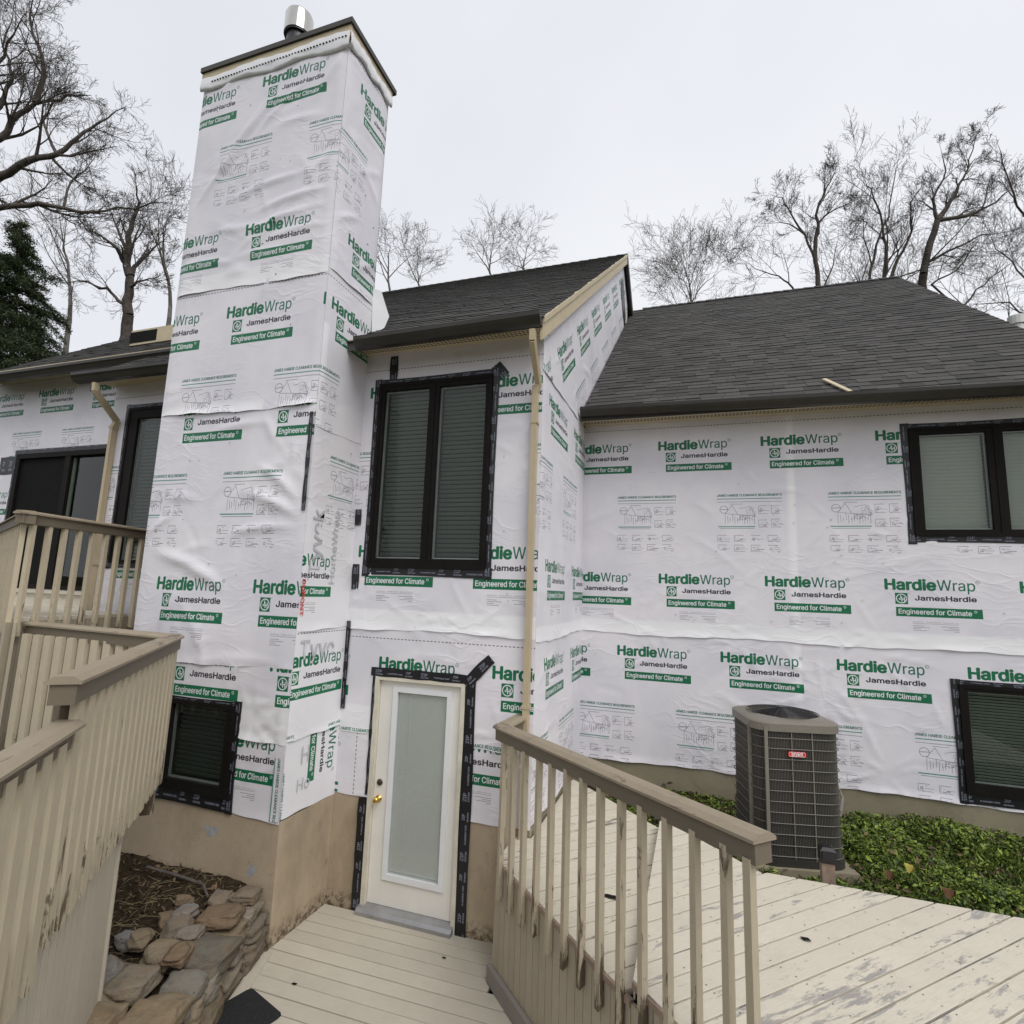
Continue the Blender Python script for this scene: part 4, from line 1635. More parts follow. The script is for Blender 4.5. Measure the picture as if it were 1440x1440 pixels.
# side skirt: upright boards below the walkway edge
a = .44
def skirt_pt(s_, off=0.0):
    return sv2 * s_ + tv2 * (EDGE * Q + off)
for k in range(5):
    m = MB()
    m.obox((1.492, -.06 - k * .088, .43), Z3, Y3, X3, .43, .0415, .01)
    m.build('skirt_board', M['skirt'], walk)
s = 1.375
while s < 4.9:
    w_ = .088
    m = MB()
    c = skirt_pt(s + w_ / 2, .012)
    zt_ = (.868 if s < S_STEP else .965) + rr.uniform(-.004, .004)
    m.obox((c[0], c[1], (zt_ - .02) / 2), Z3, (*sv2, 0), (*tv2, 0), (zt_ + .02) / 2, w_ / 2 - .0025, .011)
    m.build('skirt_board', M['skirt'], walk if s < S_STEP else deck)
    s += w_
# dark weathered rim under the plank ends, kickboard at the foot
m = MB()
for s0, s1, z in ((1.385, S_STEP - .01, .872), (S_STEP + .01, 4.9, .972)):
    p, q = skirt_pt(s0, .004), skirt_pt(s1, .004)
    m.beam((*p, z), (*q, z), .03, .034)
m.build('rim_board', M['post'], walk)
m = MB()
p, q = skirt_pt(1.35, -.022), skirt_pt(4.2, -.022)
m.beam((*p, .068), (*q, .068), .036, .125)
m.build('kickboard', M['trim'], walk)
# riser between walkway and deck
m = MB()
m.box((XSTEP + .002, -1.62, .88), (XSTEP + .012, .62, .964))
m.build('riser', M['deck'], deck)

s = 1.2
top = 1.0
while s < 8.2:
    full = [sv2 * s + tv2 * EDGE * Q, sv2 * (s + .1385) + tv2 * EDGE * Q, sv2 * (s + .1385) + tv2 * 9 * Q, sv2 * s + tv2 * 9 * Q]
    p = clip(full, np.array((Q, Q)), 3.33 * Q) if s < 2.5 else full
    p = clip(p, np.array((-1.0, 0)), -XSTEP - .004)
    p = p if s < 2.5 else clip(p, np.array((0, 1.0)), -.11)
    p = clip(p, np.array((1.0, 0)), 7.4)
    p = clip(p, np.array((0, -1.0)), 5.6)
    if area(p) > .003:
        m = MB()
        h = rr.uniform(-.002, .002)
        m.prism(ccw(p), .965, top + h, tuple(tv2), .002)
        m.build('plank', M['deck_worn'] if 3.35 < s < 5.6 else M['deck'], deck)
    s += .150
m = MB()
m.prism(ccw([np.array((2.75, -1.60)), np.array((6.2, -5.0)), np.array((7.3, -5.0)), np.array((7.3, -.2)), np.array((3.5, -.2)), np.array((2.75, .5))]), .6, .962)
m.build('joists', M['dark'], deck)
m = MB()
s = 1.2
while s < 7.5:
    for t in (1.05, 1.55, 2.05, 2.55, 3.05, 3.55, 4.05):
        for ds in (.025, .112):
            p = sv2 * (s + ds) + tv2 * (t + rr.uniform(-.012, .012))
            if p[0] > XSTEP + .05 and p[1] < -.15 and p[0] < 7.2 and p @ tv2 > EDGE * Q + .03:
                m.face([(p[0] + .0042 * math.cos(a_), p[1] + .0042 * math.sin(a_), 1.0035) for a_ in [i * 1.047 for i in range(6)]])
    s += .150
m.build('nail_heads', M['bronze'], deck, kind='stuff')
m = MB()
m.beam((3.52, -.122, .90), (7.4, -.122, .90), .02, .13)
m.build('rim_board', M['skirt'], deck)

# ------------------------------------------------------------------ railings
CAPP = [(-.070, 0), (.070, 0), (.070, .014), (.036, .034), (-.036, .034), (-.070, .014)]


def rail_run(parent, p0, p1, block=.10, cap=None):
    """top cap over a pair of 2x4 boards, p = top centre line"""
    p0, p1 = np.array(p0, float), np.array(p1, float)
    d = p1 - p0
    d /= np.linalg.norm(d)
    sd_ = np.cross(d, Z3)
    sd_ /= np.linalg.norm(sd_)
    up = np.cross(sd_, d)
    m = MB()
    m.extrude(CAPP, p0 - up * .034, p1 - up * .034, sd_, up)
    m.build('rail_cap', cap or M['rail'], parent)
    m = MB()
    e = d * .012
    m.beam(p0 + e - up * (.034 + .0445), p1 - e - up * (.034 + .0445), block, .0885)
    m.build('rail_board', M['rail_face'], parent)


def baluster_mesh(L, half=.019, hx=None):
    m = MB()
    hx = hx or half
    # square stick, foot cut at a slant
    prof = [(-hx, -half), (hx, -half), (hx, half), (-hx, half)]
    lo = [(x, y, .0 + (.022 if y > 0 else 0)) for x, y in prof]
    hi = [(x, y, L) for x, y in prof]
    for i in range(4):
        j = (i + 1) % 4
        m.face([lo[i], lo[j], hi[j], hi[i]], [(0, i * .04), (0, i * .04 + .038), (L, i * .04 + .038), (L, i * .04)])
    m.face(lo[::-1])
    m.face(hi)
    return m.mesh('baluster')


rail = thing('ramp_railing', 'taupe railing with weathered balusters slanting down along the right walkway', 'railing', (2.3, -1.25, .9))
RO = .010                                                         # rail line lies outside the skirt
pa, pb = skirt_pt(1.34, RO), skirt_pt(3.91, RO)
ZA, ZB = 1.92, 2.03
rail_run(rail, (*pa, ZA), (*pb, ZB))
rail_run(rail, (pa[0] + .02, pa[1] + .02, ZA - .001), (pa[0] + .05, .0 - .01, ZA - .002))
bm_ = baluster_mesh(1.175)
for k in range(14):
    s_ = 1.49 + k * .187 if k < 13 else 3.862
    t = (s_ - 1.34) / 2.57
    p = skirt_pt(s_, -.0225)
    z = .645 + (ZB - ZA) * t + rr.uniform(-.012, .012)
    o = link('baluster', bm_, M['baluster'], rail)
    o.location = Vector((p[0], p[1], z)) - origin_of(rail)
    o.rotation_euler = (rr.uniform(-.006, .006), rr.uniform(-.006, .006), -math.pi / 4)
for k, (x, y) in enumerate(((1.455, -.27), (1.47, -.13))):
    o = link('baluster', bm_, M['baluster'], rail)
    o.location = Vector((x, y, .66)) - origin_of(rail)

# ------------------------------------------------------------------ left landing and its rail
N_, F_ = np.array((.47, -3.166)), np.array((-.984, -1.378))
dB = (F_ - N_) / np.linalg.norm(F_ - N_)
oB = np.array((-dB[1], dB[0])) * -1.0                              # outward, to the lower deck
if oB[0] < 0:
    oB = -oB
LB = float(np.linalg.norm(F_ - N_))
landing = thing('stair_landing', 'beige board-sided landing and stair at the left foreground', 'landing', (-.6, -2.6, 1.6))
lrail = thing('landing_railing', 'taupe landing railing in two stepped heights with close tan balusters', 'railing', (.2, -2.8, 1.6))
inn = lambda s_, o_: N_ + dB * s_ - oB * o_
rail_run(lrail, (*inn(0, .07), 2.565), (*inn(LB - .0, .07), 2.565), .10)
Lf = np.array((-3.0, -1.29))
rail_run(lrail, (*(F_ - oB * .07 + dB * -.06), 2.564), (*Lf, 2.564), .10)
rail_run(lrail, (*inn(.13, .07), 2.36), (*inn(-1.5, .07), 2.36), .06)
bl = baluster_mesh(1.05, .017, .043)
for k in range(16):
    s_ = .16 + k * .1385
    p = inn(s_, .05)
    o = link('baluster', bl, M['baluster_tan'], lrail)
    o.location = Vector((p[0], p[1], 1.42 + rr.uniform(-.01, .01))) - origin_of(lrail)
    o.rotation_euler = (0, 0, math.atan2(oB[1], oB[0]) + math.pi / 2)
bc = baluster_mesh(.95, .017, .043)
for k in range(9):
    p = inn(.0 - k * .152, .05)
    o = link('baluster', bc, M['baluster_tan'], lrail)
    o.location = Vector((p[0], p[1], 1.33)) - origin_of(lrail)
    o.rotation_euler = (0, 0, math.atan2(oB[1], oB[0]) + math.pi / 2)
bs = baluster_mesh(1.0, .017, .043)
for k in range(12):
    p = F_ - oB * .07 + np.array((-.10 - k * .155, .0))
    p[1] = F_[1] - .07 + .045 * (k / 12)
    o = link('baluster', bs, M['baluster_tan'], lrail)
    o.location = Vector((p[0], p[1], 1.46)) - origin_of(lrail)
m = MB()
p = inn(.16, .11)
m.box((p[0] - .022, p[1] - .022, 2.345), (p[0] + .022, p[1] + .022, 2.445))
m.build('post', M['rail_face'], lrail)
# outer skirt boards
s = -1.6
while s < 1.33:
    c = inn(s + .046, .085)
    m = MB()
    m.obox((c[0], c[1], .67), Z3, (*dB, 0), (*oB, 0), .93, .0435, .011)
    m.build('skirt_board', M['skirt_pale'], landing)
    s += .092
s = 0
while s < .9:
    c = inn(1.335, .10 + s)
    m = MB()
    m.obox((c[0], c[1], .67), Z3, (*oB, 0), (*dB, 0), .93, .0435, .011)
    m.build('skirt_board', M['skirt_pale'], landing)
    s += .092
# rim board above the open corner
m = MB()
m.beam((*inn(1.34, .09), 1.51), (*inn(LB - .07, .09), 1.51), .03, .17)
m.beam((*inn(LB - .075, .10), 1.50), (*(Lf + np.array((0, -.04))), 1.50), .03, .17)
m.build('rim_board', M['skirt'], landing)
m = MB()
m.obox((*inn(LB - .10, .10), 1.36), Z3, (*dB, 0), (*oB, 0), .14, .04, .04)
m.build('corner_post', M['baluster'], landing)
# landing floor planks
s = -1.7
while s < LB - .12:
    a, b = inn(s, .10), inn(s + .139, .10)
    w_ = 2.6 if s > 0 else 2.2
    p = [a, b, b - oB * w_, a - oB * w_]
    p = clip(p, np.array((0, 1.0)), F_[1] - .06)
    p = clip(p, np.array((-1.0, 0)), 3.0)
    if area(p) > .003:
        m = MB()
        m.prism(ccw(p), 1.575, 1.615 + rr.uniform(-.002, .002), tuple(oB), .003)
        m.build('plank', M['deck'], landing)
    s += .144

# ------------------------------------------------------------------ upper deck
UZ = 2.60
udeck = thing('upper_deck', 'upper deck of cream planks outside the sliding glass door', 'deck', (-5, -.3, UZ))
urail = thing('upper_railing', 'taupe railing of the upper deck in front of the dark sliding door', 'railing', (-3.1, -.9, UZ))
A0, A1, A2 = np.array((-2.965, -1.50)), np.array((-3.272, -.03)), np.array((-5.11, -.53))
y = .87
while y > -1.6:
    p = [np.array((-9.0, y - .139)), np.array((-2.9, y - .139)), np.array((-2.9, y)), np.array((-9.0, y))]
    dA = (A1 - A0) / np.linalg.norm(A1 - A0)
    nA = np.array((dA[1], -dA[0]))
    p = clip(p, nA, float(nA @ A0) - .03)
    d2 = (A2 - A0) / np.linalg.norm(A2 - A0)
    n2 = np.array((d2[1], -d2[0]))
    n2 = n2 if n2[1] < 0 else -n2
    p = clip(p, n2, float(n2 @ A0) - .03)
    if y > .0:
        p = clip(p, np.array((1.0, 0)), -4.22)
    if area(p) > .003:
        m = MB()
        m.prism(ccw(p), UZ - .04, UZ + rr.uniform(-.002, .002), (1, 0), .003)
        m.build('plank', M['deck'], udeck)
    y -= .144
m = MB()
m.box((-7.7, .56, UZ + .002), (-4.95, .895, UZ + .15))
m.box((-7.74, .52, UZ + .15), (-4.91, .894, UZ + .19))
m.build('door_step', M['deck'], udeck)
ub = baluster_mesh(1.08, .021)
for (P0, P1, tag_) in ((A0, A1, 0), (A0, A2, 1)):
    d = (P1 - P0) / np.linalg.norm(P1 - P0)
    L = float(np.linalg.norm(P1 - P0))
    n_ = np.array((d[1], -d[0]))
    if (n_ @ (np.array((-4.5, .3)) - A0)) > 0:
        n_ = -n_
    q0, q1 = P0 - n_ * .02, P1 - n_ * .02
    rail_run(urail, (*(q0 - d * .05), 3.6 - .001 * tag_), (*q1, 3.6 - .001 * tag_))
    bu = ub
    k = 0
    while .08 + k * .168 < L - .05:
        p = P0 + d * (.08 + k * .168) + n_ * .0
        o = link('baluster', bu, M['baluster_tan'], urail)
        o.location = Vector((p[0], p[1], 2.43)) - origin_of(urail)
        o.rotation_euler = (0, 0, math.atan2(d[1], d[0]))
        k += 1
    s = 0.0
    while s < L:
        c = P0 + d * (s + .07) - n_ * .045
        m = MB()
        m.obox((c[0], c[1], 1.28), Z3, (*d, 0), (*n_, 0), 1.28, .0675, .012)
        m.build('skirt_board', M['skirt'], udeck)
        s += .14
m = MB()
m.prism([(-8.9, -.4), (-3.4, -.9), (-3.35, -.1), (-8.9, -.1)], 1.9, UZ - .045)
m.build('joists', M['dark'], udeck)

# ------------------------------------------------------------------ planting bed and stone wall
def bed_z(X, Y):
    base = .455 - .30 * np.clip((-.8 - Y) / 1.6, 0, 1) * np.clip((X + 1.6) / 1.2, 0.2, 1)
    return base + .02 * np.sin(X * 9) * np.sin(Y * 8 + X * 3) - .10 * np.clip((X + .42) / .35, 0, 1)


def bed_grid():
    xs, ys = np.linspace(-3.2, .15, 70), np.linspace(-2.7, -.74, 48)
    X, Y = np.meshgrid(xs, ys)
    Z = bed_z(X, Y) + np.random.default_rng(5).normal(0, .006, X.shape)
    keep = X < stone_edge_x(Y) - .10
    nx = len(xs)
    F = []
    for j in range(len(ys) - 1):
        for i in range(nx - 1):
            if keep[j, i] and keep[j, i + 1] and keep[j + 1, i]:
                F.append((j * nx + i, j * nx + i + 1, (j + 1) * nx + i + 1, (j + 1) * nx + i))
    me = bpy.data.meshes.new('planting_bed')
    me.from_pydata(np.stack([X, Y, Z], -1).reshape(-1, 3).tolist(), [], F)
    o = link('planting_bed', me, M['soil'], smooth=True)
    o['kind'] = 'structure'


bed_grid()
swall = thing('stone_wall', 'dry-laid fieldstone retaining wall of brown and grey stones beside the lower deck', 'stone wall', (-.15, -1.4, 0))


def stone(c, size, ang, seed, tilt=0.0):
    """a rough fieldstone: a blocky rounded body with flat broken faces"""
    r = np.random.default_rng(seed)
    bm = bmesh.new()
    bmesh.ops.create_icosphere(bm, subdivisions=4, radius=1)
    P = np.array([v.co[:] for v in bm.verts])
    P /= np.max(np.abs(P), axis=1, keepdims=True) ** .9                  # towards a block
    for i in range(9):           # break planes
        n = r.normal(size=3)
        n /= np.linalg.norm(n)
        d_ = r.uniform(.82, 1.15)
        h = P @ n
        P -= np.outer(np.maximum(0, h - d_), n) * .96
    for i in range(5):
        n = r.normal(size=3) * r.uniform(1.5, 3)
        P += .035 * np.sin(P @ n + r.uniform(0, 6))[:, None] * r.normal(size=3)
    for i in range(3):           # bedding ledges
        P[:, :2] *= (1 + .025 * np.sign(np.sin(P[:, 2:3] * r.uniform(5, 9) + r.uniform(0, 6) + P[:, :1])))
    P += r.normal(0, .010, P.shape)
    P *= np.array(size) / 2
    ct, st = math.cos(tilt), math.sin(tilt)
    x, z = P[:, 0] * ct - P[:, 2] * st, P[:, 0] * st + P[:, 2] * ct
    ca, sa = math.cos(ang), math.sin(ang)
    P = np.stack([x * ca - P[:, 1] * sa, x * sa + P[:, 1] * ca, z], -1) + np.array(c)
    off = np.array(origin_of(swall))
    for v, p in zip(bm.verts, P):
        v.co = Vector(p - off)
    me = bpy.data.meshes.new('stone')
    bm.to_mesh(me)
    bm.free()
    o = link('stone', me, M['rock'], swall, smooth=True)
    me.polygons.foreach_set('use_smooth', [True] * len(me.polygons))
    return o


WD = np.array((.36, -1.0)) / math.hypot(.36, 1)                     # along the wall towards the viewer
WN = np.array((-WD[1], WD[0]))
if WN[0] < 0:
    WN = -WN
WO = np.array((-.41, -.80))
WANG = math.atan2(WD[1], WD[0])


def wall_pt(s_, o_=0.0):
    return WO + WD * s_ - WN * o_


r = random.Random(12)
rows = [   # (s centre, z centre, length, height, depth, set back, tilt)
    (.17, .09, .36, .19, .24, .09, .0), (.52, .085, .33, .19, .24, .09, .0), (.83, .09, .29, .19, .24, .09, .02), (1.13, .085, .30, .18, .26, .09, -.03), (1.45, .09, .34, .19, .26, .09, .0), (1.80, .09, .34, .19, .26, .09, 0),
    (.15, .245, .32, .13, .26, .10, -.10), (.44, .24, .25, .13, .22, .10, -.08), (.66, .23, .18, .12, .2, .10, .1), (.85, .235, .19, .14, .22, .10, .15), (1.04, .225, .19, .14, .22, .10, -.15), (1.27, .225, .28, .14, .26, .10, .0), (1.56, .235, .29, .13, .26, .10, .05), (1.86, .235, .3, .14, .26, .10, 0),
    (.14, .365, .29, .115, .26, .12, -.14), (.39, .355, .22, .115, .24, .13, -.10), (.68, .365, .37, .17, .34, .15, -.10), (.98, .345, .20, .13, .24, .13, .1), (1.25, .36, .37, .16, .30, .14, -.06), (1.61, .35, .32, .13, .28, .15, 0), (1.92, .35, .3, .13, .28, .15, 0),
    (.10, .47, .20, .09, .20, .13, -.16), (.36, .455, .30, .10, .28, .20, -.10), (.20, .475, .15, .07, .14, .30, .2), (.62, .475, .15, .06, .16, .30, .0),
    (.80, .43, .24, .12, .22, .40, .1), (1.08, .40, .30, .13, .24, .42, -.1), (1.38, .40, .30, .13, .24, .42, 0), (.55, .455, .22, .10, .20, .42, .1), (.98, .42, .22, .11, .2, .64, .2), (1.28, .40, .26, .12, .22, .66, -.1), (.66, .46, .16, .08, .15, .62, .1), (1.6, .38, .28, .12, .24, .44, 0), (1.12, .41, .18, .10, .18, .84, .1), (.40, .475, .17, .08, .15, .46, -.1), (.88, .50, .16, .08, .14, .24, .2),
    (.345, .10, .07, .10, .12, .05, .2), (.95, .15, .09, .07, .10, .06, .3), (1.15, .15, .08, .06, .1, .06, .2), (.70, .16, .09, .06, .1, .06, .2), (.30, .18, .10, .05, .1, .06, -.2), (1.40, .16, .1, .07, .12, .07, 0), (.56, .31, .09, .06, .1, .06, .4), (1.12, .29, .08, .06, .1, .06, 0),
]
for i, (s_, z, L, h, dp, o_, tl) in enumerate(rows):
    p = wall_pt(s_, o_)
    stone((p[0], p[1], z), (L * 1.02, dp, h * 1.12), WANG + r.uniform(-.10, .10), 40 + i, -tl)
# loose stones on the bed
for i, (x, y, L, h, a_) in enumerate(((-.62, -1.02, .17, .10, .4), (-.80, -1.35, .18, .11, 1.0), (-.92, -1.62, .15, .10, .2), (-.95, -1.12, .13, .07, .9), (-.62, -1.42, .12, .08, 2.0), (-.55, -.90, .16, .05, .2))):
    stone((x, y, float(bed_z(np.array(x), np.array(y))) + h * .3), (L, L * .75, h), a_, 90 + i)
m = MB()
p0, p1 = wall_pt(0.0, .32), wall_pt(2.0, .32)
m.beam((*p0, .12), (*p1, .10), .20, .42)
m.build('fill', M['soil'], swall)

mat_ = thing('door_mat', 'black rubber mat on the lower deck near the stone wall', 'mat', (0, -1.35, 0))
m = MB()
pts = [(-.165, -1.17), (-.335, -1.70), (.075, -1.86), (.235, -1.30)]
cx = sum(p[0] for p in pts) / 4
cy_ = sum(p[1] for p in pts) / 4
ro = []
for i in range(4):
    a, b, c = np.array(pts[i - 1]), np.array(pts[i]), np.array(pts[(i + 1) % 4])
    ro += [b + (a - b) * .07, b + ((a - b) + (c - b)) * .018, b + (c - b) * .07]
m.prism(ccw(ro), .003, .013, (1, 0), .003)
m.build('rubber_pad', M['rubber'], mat_)

# litter on the bed: dry leaves, stalks, twigs
def leaf_field(name, P, size, seed, mat, flat=.5, aspect=.55, parent=None, stalks=0):
    r_ = np.random.default_rng(seed)
    n = len(P)
    sz = size * r_.uniform(.5, 1.2, n)
    yaw = r_.uniform(0, 2 * np.pi, n)
    pit = r_.normal(0, flat, n)
    rol = r_.normal(0, flat, n)
    f = np.stack([np.cos(yaw) * np.cos(pit), np.sin(yaw) * np.cos(pit), np.sin(pit)], -1)
    sd_ = np.stack([-np.sin(yaw) * np.cos(rol), np.cos(yaw) * np.cos(rol), np.sin(rol)], -1)
    up = np.cross(f, sd_)
    a = P - f * sz[:, None] * .5
    b = P + sd_ * (sz * aspect * .5)[:, None] + up * (sz * .08)[:, None]
    c = P + f * sz[:, None] * .5 - up * (sz * .10)[:, None]
    d = P - sd_ * (sz * aspect * .5)[:, None] + up * (sz * .08)[:, None]
    V = np.stack([a, b, c, d], 1).reshape(-1, 3)
    me = bpy.data.meshes.new(name)
    me.vertices.add(4 * n)
    me.vertices.foreach_set('co', V.astype(np.float32).ravel())
    I = np.arange(4 * n).reshape(n, 4)
    T = np.concatenate([I[:, [0, 1, 2]], I[:, [0, 2, 3]]], 1).reshape(-1, 3)
    me.loops.add(T.size)
    me.loops.foreach_set('vertex_index', T.ravel().astype(np.int32))
    me.polygons.add(len(T))
    me.polygons.foreach_set('loop_start', (np.arange(len(T)) * 3).astype(np.int32))
    me.update(calc_edges=True)
    at_ = me.attributes.new('tone', 'FLOAT', 'POINT')
    at_.data.foreach_set('value', np.repeat(r_.uniform(0, 1, n) ** 1.3, 4).astype(np.float32))
    o = link(name, me, mat, parent)
    return o


n = 1500
X = rng.uniform(-2.6, -.25, n)
Y = rng.uniform(-2.5, -.78, n)
k = X < stone_edge_x(Y) - .14
X, Y = X[k], Y[k]
o = leaf_field('leaf_litter', np.stack([X, Y, bed_z(X, Y) + rng.uniform(.0, .03, len(X))], -1), .055, 3, M['litter'], .5, .4)
o['kind'] = 'stuff'
m = MB()
for i in range(260):
    x, y = rng.uniform(-1.6, -.45), rng.uniform(-2.1, -.82)
    if x > stone_edge_x(y) - .12:
        continue
    a_ = rng.uniform(0, 6.28)
    z = float(bed_z(np.array(x), np.array(y))) + .012
    L = rng.uniform(.05, .22)
    m.tube([(x, y, z), (x + L * .5 * math.cos(a_), y + L * .5 * math.sin(a_), z + rng.uniform(.0, .03)), (x + L * math.cos(a_ + .3), y + L * math.sin(a_ + .3), z + .005)], .0013, 3)
o = m.build('dry_stalks', M['straw'])
o['kind'] = 'stuff'
m = MB()
m.tube([(-1.55, -.98, .52), (-1.2, -.96, .50), (-.92, -.97, .49), (-.78, -1.05, .46)], [.012, .012, .011, .008], 6)
o = m.build('fallen_branch', M['bark'], smooth=True)
o['label'] = 'thin dark fallen branch lying on the bed below the chimney'
o['category'] = 'branch'

# ------------------------------------------------------------------ ground cover along the right wall
def cover(n, x0, x1, y0, y1, zf, seed, size, name, thin=.75, asp=.6, flat=.55):
    r_ = np.random.default_rng(seed)
    X = r_.uniform(x0, x1, n)
    Y = r_.uniform(y0, y1, n)
    keep = (X + Y > 3.38) & ~((np.abs((X - 3.77) * .970 + (Y - .945) * .242) < .37) & (np.abs(-(X - 3.77) * .242 + (Y - .945) * .970) < .37))
    cl = np.sin(X * 3.7 + 1) * np.sin(Y * 4.3 + X) + .6 * np.sin(X * 9.1 + Y * 5)
    keep &= r_.uniform(-1.9, 1.0, n) < cl + thin + .55 * np.sin(X * 1.7 + 2) * np.sin(Y * 2.1 + 1)
    keep &= (X > 3.5) | (r_.uniform(0, 1, n) < .5)
    X, Y, cl = X[keep], Y[keep], cl[keep]
    Z = bank_z(X, Y) + zf(X, Y, cl) * np.where(X < 3.45, .40, 1.0) * r_.uniform(0.1, 1, len(X)) ** .6
    return leaf_field(name, np.stack([X, Y, Z], -1), size * np.random.default_rng(seed).choice([.55, .8, 1.0, 1.35], len(X)), seed, M['ivy'], flat, asp)


o = cover(95000, 1.9, 8.4, -.10, 2.14, lambda X, Y, c: .045 + .05 * np.clip(c, -.5, 1) + .09 * np.clip((Y - 1.45) / .6, 0, 1) * np.clip((X - 4.1) / .5, 0, 1) * (.55 + .45 * np.sin(X * 5) * np.sin(X * 2.3)), 21, .043, 'ground_cover', .12)
n = 1400
X, Y = rng.uniform(1.9, 8, n), rng.uniform(-.1, 2.1, n)
k = X + Y > 3.4
od = leaf_field('dead_leaves', np.stack([X[k], Y[k], bank_z(X[k], Y[k]) + rng.uniform(.01, .10, int(k.sum()))], -1), .075, 6, M['litter'], .6, .5)
od['kind'] = 'stuff'
for kk, (nm, nn_, zz) in enumerate((('grass', 26000, .11), ('weeds', 9000, .16))):
    og = cover(nn_, 1.9, 8.4, -.10, 2.0, lambda X, Y, c: zz * (.6 + .4 * np.sin(X * 4 + Y * 3)), 70 + kk, (.085, .05)[kk], nm, .55, (.10, .5)[kk], (1.1, .8)[kk])
    og['kind'] = 'stuff'
o['kind'] = 'stuff'

for (x, y, z, sz, mt, lb) in ((4.62, .62, .92, .07, 'yellow_leaf', 'yellow dead leaf on the green ground cover'), (4.78, .33, .90, .085, 'brown_leaf', 'curled rust-brown leaf on the green ground cover'),
                              (4.45, .52, .88, .06, 'brown_leaf', 'small brown leaf on the ground cover near the condenser')):
    rl = np.random.default_rng(int(x * 100))
    pts = [(x + sz * .5 * math.cos(a_) * (1 + .25 * math.sin(3 * a_)), y + sz * .3 * math.sin(a_), z + .035 * math.cos(2 * a_ + 1)) for a_ in [i * .63 for i in range(10)]]
    m = MB()
    for i in range(10):
        m.face([(x, y, z + .03), pts[i], pts[(i + 1) % 10]])
    o = m.build('fallen_leaf', M[mt], weld=True)
    o['label'] = lb
    o['category'] = 'leaf'

# leaf scraps on the decks
for (x, y, z, sz, lb) in ((2.43, -.70, .906, .045, 'black leaf scrap on the walkway behind the balusters'), (3.62, -.93, 1.006, .03, 'dark leaf scrap on the raised deck planks'),
                          (1.02, -.33, .004, .014, 'tiny dark scrap on the lower deck near the skirt'), (.10, -1.02, .004, .02, 'small twig scrap on the lower deck by the mat')):
    pts = [(x + sz * math.cos(a_) * (1 + .4 * math.sin(2 * a_ + x)), y + sz * .6 * math.sin(a_), z + .004 * (1 + math.sin(3 * a_))) for a_ in [i * .7 for i in range(9)]]
    m = MB()
    for i in range(9):
        m.face([(x, y, z + .012), pts[i], pts[(i + 1) % 9]])
    o = m.build('leaf_scrap', M['dark'], weld=True)
    o['label'] = lb
    o['category'] = 'leaf'

# ------------------------------------------------------------------ air conditioner
AX, AY, AZ = 3.50, .50, .82
ACA = math.radians(14)
ac = thing('air_conditioner', 'square taupe outdoor condenser with wire grille and red badge by the wall', 'air conditioner', (AX, AY, AZ))
ex, ey = np.array((math.cos(ACA), math.sin(ACA), 0)), np.array((-math.sin(ACA), math.cos(ACA), 0))
AW, AH = .735, 1.14
AO = np.array((AX, AY, AZ))
L3 = lambda a, b, c: AO + ex * a + ey * b + Z3 * c


def rsq(h, w_, r_, n=7):
    """rounded square outline in local (a, b), from the front left corner"""
    out = []
    for cx, cy, a0 in ((w_ - r_ - h, r_ + h, -90), (w_ - r_ - h, w_ - r_ - h, 0), (r_ + h, w_ - r_ - h, 90), (r_ + h, r_ + h, 180)):
        for i in range(n):
            t = math.radians(a0 + 90 * i / (n - 1))
            out.append((cx + r_ * math.cos(t), cy + r_ * math.sin(t)))
    return out


def ring_wall(m, pl, z0, z1):
    for i in range(len(pl)):
        a, b = pl[i], pl[(i + 1) % len(pl)]
        m.face([L3(*a, z0), L3(*b, z0), L3(*b, z1), L3(*a, z1)])


m = MB()
ring_wall(m, rsq(.03, AW, .13), .03, AH - .06)
m.build('coil', M['ac_dark'], ac)
m = MB()
bp = rsq(-.01, AW, .15)
m.face([L3(*p, .04) for p in bp])
ring_wall(m, bp, -.02, .04)
m.build('base_pan', M['ac_dark'], ac)
# louvre bars
pl = rsq(.012, AW, .14, 9)
per = [np.array(p) for p in pl] + [np.array(pl[0])]
cum = np.cumsum([0] + [float(np.linalg.norm(b - a)) for a, b in zip(per, per[1:])])
def along(t):
    t = t % cum[-1]
    i = min(int(np.searchsorted(cum, t, 'right')) - 1, len(per) - 2)
    return per[i] + (per[i + 1] - per[i]) * (t - cum[i]) / (cum[i + 1] - cum[i])
m = MB()
t = 0
while t < cum[-1]:
    p = along(t)
    m.obox(L3(p[0], p[1], AH / 2 - .02), Z3, ex, ey, AH / 2 - .06, .0022, .0022)
    t += .0125
m.build('louvre_bars', M['ac_wire'], ac, kind='stuff')
pw = rsq(-.002, AW, .15, 7)
for i in range(12):
    z = .06 + i * (AH - .14) / 11.6
    m = MB()
    m.tube([L3(*p, z) for p in pw], .0042, 5, closed=True)
    m.build('grille_wire', M['ac_wire'], ac)
m = MB()
for (a, b) in ((.085, .002), (-.004, .15)):
    m.obox(L3(a, b, AH / 2), Z3, ex, ey, AH / 2 - .04, .014, .008)
for t in (.30, .47):
    m.obox(L3(t, .003, AH / 2), Z3, ex, ey, AH / 2 - .04, .004, .004)
m.build('corner_post', M['ac_top'], ac)
